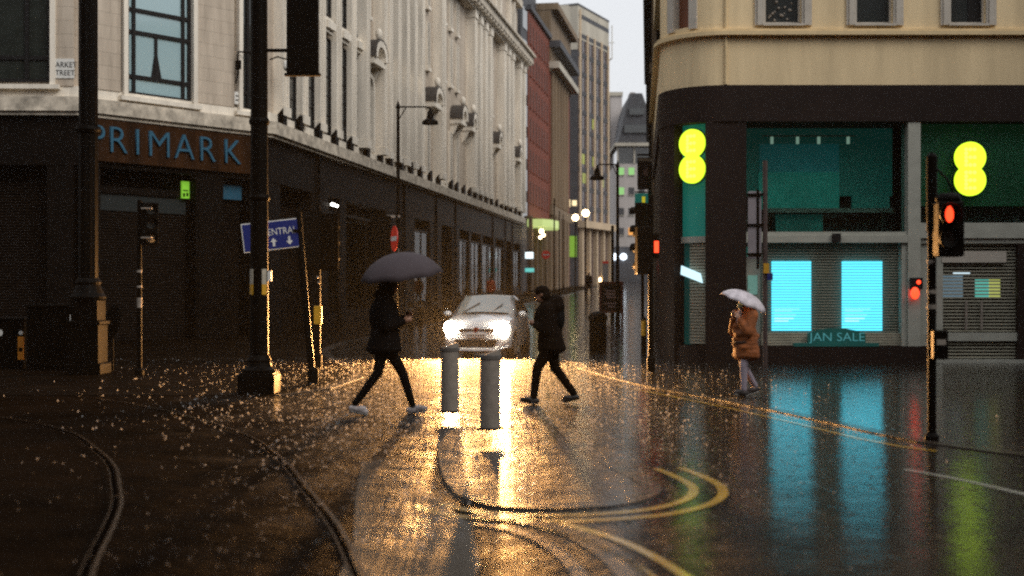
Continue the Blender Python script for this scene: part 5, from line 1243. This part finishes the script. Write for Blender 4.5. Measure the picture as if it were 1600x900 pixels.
# man with the large grey umbrella, striding to the right
d = 17.3; black = mat('black_wool', (.005,.004,.004), .9, spec=.05, var=.3, scale=20); blackj = mat('black_denim', (.004,.004,.004), .9, spec=.05, var=.3, scale=20)
t = thing('person', 'walker in dark coat and trousers with pale trainers striding right under a large grey umbrella', 'person', (px(600,d),d,0))
J = walk(.38,.38,1.92,.05)
J['elL'] = V(.12,.24,1.22); J['wrL'] = V(.30,.12,1.30); J['hdL'] = V(.4,-.3,.5)
J['elR'] = V(.06,-.25,1.20); J['wrR'] = V(.27,-.12,1.26); J['hdR'] = V(.5,.2,.2)
human(t, J); trousers(t, J, blackj, .95); coat(t, J, black, .84, (.25,.28), 'down', 1.25, extra=lambda mb: mb.ell(J['chest']+V(-.03,0,-.05),(.21,.25,.30)))
for k in 'LR': shoe(t, J['an'+k], J['to'+k], mat('pale_trainer',(.42,.38,.38),.6,var=.4,scale=25), M_['whitepaint'])
hh = MB().ell(J['head']+V(-.025,0,.03),(.125,.11,.13)).ell(J['head']+V(-.05,0,-.06),(.12,.12,.12)); fuse(hh,'hood',black,t,.012,2); hh = MB().ell(J['head']+V(.02,0,.05),(.09,.08,.09)); fuse(hh,'hair',mat('dark_hair',(.012,.009,.007),.7),t,.012,2)
ug = mat('grey_umbrella_cloth', (.065,.052,.058), .75, spec=.15, var=.12, scale=6)
umbrella('large dark grey umbrella held over the walker striding right', (t.location.x+.20, d-.0, 2.19), Matrix.Rotation(R(-7),3,'Y') @ Matrix.Rotation(R(7),3,'X'), .57, ug, .34, .80)
# man in peaked cap and hooded jacket walking left
d = 19.0
t = thing('person', 'person in dark hooded jacket and peaked cap walking left in front of the car', 'person', (px(862,d),d,0), R(180))
J = walk(.27,.33,1.77,.13, kneef=.03)
J['elL'] = V(.10,.27,1.10); J['wrL'] = V(.24,.12,1.16); J['hdL'] = V(.5,-.5,.4)
J['elR'] = V(-.10,-.26,1.12); J['wrR'] = V(-.09,-.22,.86); J['hdR'] = V(.1,0,-1)
# arm hanging on the far side, other bent across the chest
J['elL'], J['wrL'] = V(.10,.25,1.10), V(.25,.10,1.18)
human(t, J); dkj = mat('dark_brown_jacket', (.010,.006,.004), .9, spec=.05, var=.3, scale=15)
trousers(t, J, mat('dark_trousers',(.009,.005,.003),.9,spec=.05,var=.3), 1.08)
coat(t, J, dkj, .78, (.22,.24), 'down', 1.15, extra=lambda mb: mb.ell(J['chest']+V(-.12,0,.16),(.13,.16,.14)).ell(J['chest']+V(.02,0,-.02),(.20,.22,.26)).ell(J['neck']+V(-.15,0,.05),(.11,.13,.10)))
for k in 'LR': shoe(t, J['an'+k], J['to'+k], mat('dark_boot',(.02,.014,.01),.5))
hp = J['head']; cp_ = MB().ell(hp+V(-.005,0,.055),(.112,.092,.085)).ell(hp+V(-.045,0,-.01),(.09,.092,.10)); fuse(cp_,'cap',dkj,t,.012,2)
MB().ext([(hp.x+.07,hp.z+.055),(hp.x+.21,hp.z+.035),(hp.x+.21,hp.z+.05),(hp.x+.07,hp.z+.08)],-.07,.07).build('cap_peak', dkj, t, bevel=.004)
fuse(MB().ell(J['chest']+V(-.16,.0,.0),(.09,.14,.20)),'backpack',mat('black_backpack',(.006,.006,.006),.8,spec=.08),t,.014,4)
# woman in rust parka with pale patterned umbrella
d = 20.4
t = thing('person', 'person in rust orange parka, lilac leggings and blue face mask under a pale umbrella', 'person', (px(1166,d),d,HK if px(1166,d) > rk(d) else 0), R(205))
J = walk(.10,.22,1.60,.0, side=.075)
J['elL'] = V(.12,.24,1.02); J['wrL'] = V(.20,.10,1.22); J['hdL'] = V(.1,-.2,.6)
J['elR'] = V(.10,-.22,1.03); J['wrR'] = V(.20,-.06,1.24); J['hdR'] = V(.15,.1,.6)
human(t, J, V(1,.15,-.12), skinm=mat('pale_skin',(.50,.30,.22),.5,var=.08))
trousers(t, J, mat('lilac_leggings',(.36,.31,.37),.8,var=.15), .92)
rust = mat('rust_parka', (.30,.085,.016), .75, var=.5, scale=9, bump=.8, bscale=14)
def puff(mb):
    rp = random.Random(5)
    for q in range(16):
        a = rp.uniform(0,6.28); mb.ell(J['chest']+V(-.02+.10*math.cos(a),.13*math.sin(a),.08-q*.042), (.12,.13,.07))
    mb.ell(J['neck']+V(-.05,0,.06),(.14,.15,.11))
coat(t, J, rust, .60, (.20,.26), 'down', 1.18, puff)
MB().lathe([(.205,.0),(.215,.02),(.205,.04)],(J['pelvis'].x,0,.84),20).build('belt', mat('brown_belt',(.05,.02,.012),.7), t)
for k in 'LR': shoe(t, J['an'+k], J['to'+k], mat('dark_shoe_pale_toe',(.03,.025,.025),.6), M_['whitepaint'])
hh = MB().ell(J['head']+V(-.035,.0,.03),(.10,.09,.115)).cap(J['head']+V(-.07,0,-.02),J['neck']+V(-.04,0,0),.07,.06); fuse(hh,'hair',mat('brown_hair',(.035,.018,.012),.7),t,.012,2)
fuse(MB().ell(J['head']+V(.065,.012,-.035),(.055,.062,.052)),'face_mask',mat('blue_face_mask',(.22,.42,.50),.7),t,.008,2)
fuse(MB().cap(J['neck']+V(.12,.02,-.02),J['neck']+V(.15,.02,-.16),.05,.03),'scarf',mat('pale_scarf',(.5,.45,.48),.8),t,.01,2)
up_ = mat('pale_patterned_umbrella', (.66,.60,.64), .5, var=.4, scale=9)
umbrella('pale patterned umbrella tilted back behind the head of the person in the rust parka', (px(1166,d)+.05, d+.10, 1.66), Matrix.Rotation(R(24),3,'Y') @ Matrix.Rotation(R(6),3,'X'), .40, up_, .20, .62)
# distant walkers
def far(label, x, d, coatm, legm, rz=90, H=1.72):
    t = thing('person', label, 'person', (px(x,d),d,gz(d)), R(rz)); J = walk(.18,.2,H,.02)
    J['elL'] = V(.02,.25,1.12); J['wrL'] = V(.10,.24,.88); J['elR'] = V(-.04,-.25,1.12); J['wrR'] = V(.0,-.24,.86)
    human(t, J); trousers(t, J, legm); coat(t, J, coatm, .78, (.17,.22), 'down')
    for k in 'LR': shoe(t, J['an'+k], J['to'+k], legm)
    fuse(MB().ell(J['head']+V(-.02,0,.035),(.108,.088,.105)),'hair',blackj,t,.014,2); return t
far('dark clothed person standing in the middle of the street far away', 920, 100, black, blackj, -60)
far('person in a bright red jacket walking behind the car roof by the shop windows', 767, 76, mat('red_jacket',(.55,.06,.015),.7,emit=None), blackj, -100)
far('person in black standing under the lit sign box at the far shop corner', 827, 99, black, blackj, 200)
# rain-filled air
hz, tn, pb = newmat('rainy_air'); tn.nodes.remove(pb); pv = tn.nodes.new('ShaderNodeVolumePrincipled'); pv.inputs['Color'].default_value = (.85,.88,.92,1); pv.inputs['Density'].default_value = .00016; pv.inputs['Anisotropy'].default_value = .5
tn.links.new(pv.outputs[0], tn.nodes['Material Output'].inputs['Volume'])
hb = MB().box(-420,420,-45,1520,-3,46).build('haze', hz); hb['kind'] = 'stuff'
# rain breaking on the ground: little crowns of water all over the junction
froth, tn, pb = newmat('splashing_water'); tn.nodes.remove(pb); out = tn.nodes['Material Output']
tl = tn.nodes.new('ShaderNodeBsdfTranslucent'); tl.inputs[0].default_value = (.6,.6,.6,1); df = tn.nodes.new('ShaderNodeBsdfTransparent')
mxs = tn.nodes.new('ShaderNodeMixShader'); mxs.inputs[0].default_value = .4; tn.links.new(tl.outputs[0], mxs.inputs[1]); tn.links.new(df.outputs[0], mxs.inputs[2]); tn.links.new(mxs.outputs[0], out.inputs[0])
sp_ = MB(); rs = random.Random(11)
def octa(c, r, h):
    x, y, z = c; sp_._a([(x+r,y,z),(x,y+r,z),(x-r,y,z),(x,y-r,z),(x,y,z+h),(x,y,z-h*.7)],[(0,1,4),(1,2,4),(2,3,4),(3,0,4),(1,0,5),(2,1,5),(3,2,5),(0,3,5)])
for i in range(13000):
    y = 6.5+25*rs.random()**.9; x = -.6+rs.gauss(0,2.0)*(.45+y/26)
    if (x > 2.2 or (x < -2.6 and y < 15)) and rs.random() < .7: continue
    k = rs.random(); r = (.0035+.011*k*k*k)*(.35+.65*min(1,max(0,(y-9)/7))); z = gz(y)+.02
    octa((x,y,z+r*1.4), r, r*1.6)
    for q in range(rs.randint(0,2)): octa((x+rs.uniform(-.03,.03),y+rs.uniform(-.03,.03),z+rs.uniform(.005,.03)), r*.55, r*.55)
for i in range(55):
    y = rs.uniform(7.8,11.0); x = rs.gauss(-.72,.15); r = rs.uniform(.009,.015); octa((x,y,.02+r), r, r*1.4)
spl = sp_.build('rain_splashes', froth); spl['kind'] = 'stuff'
for o in list(bpy.data.objects):
    if '_w' in o: del o['_w']
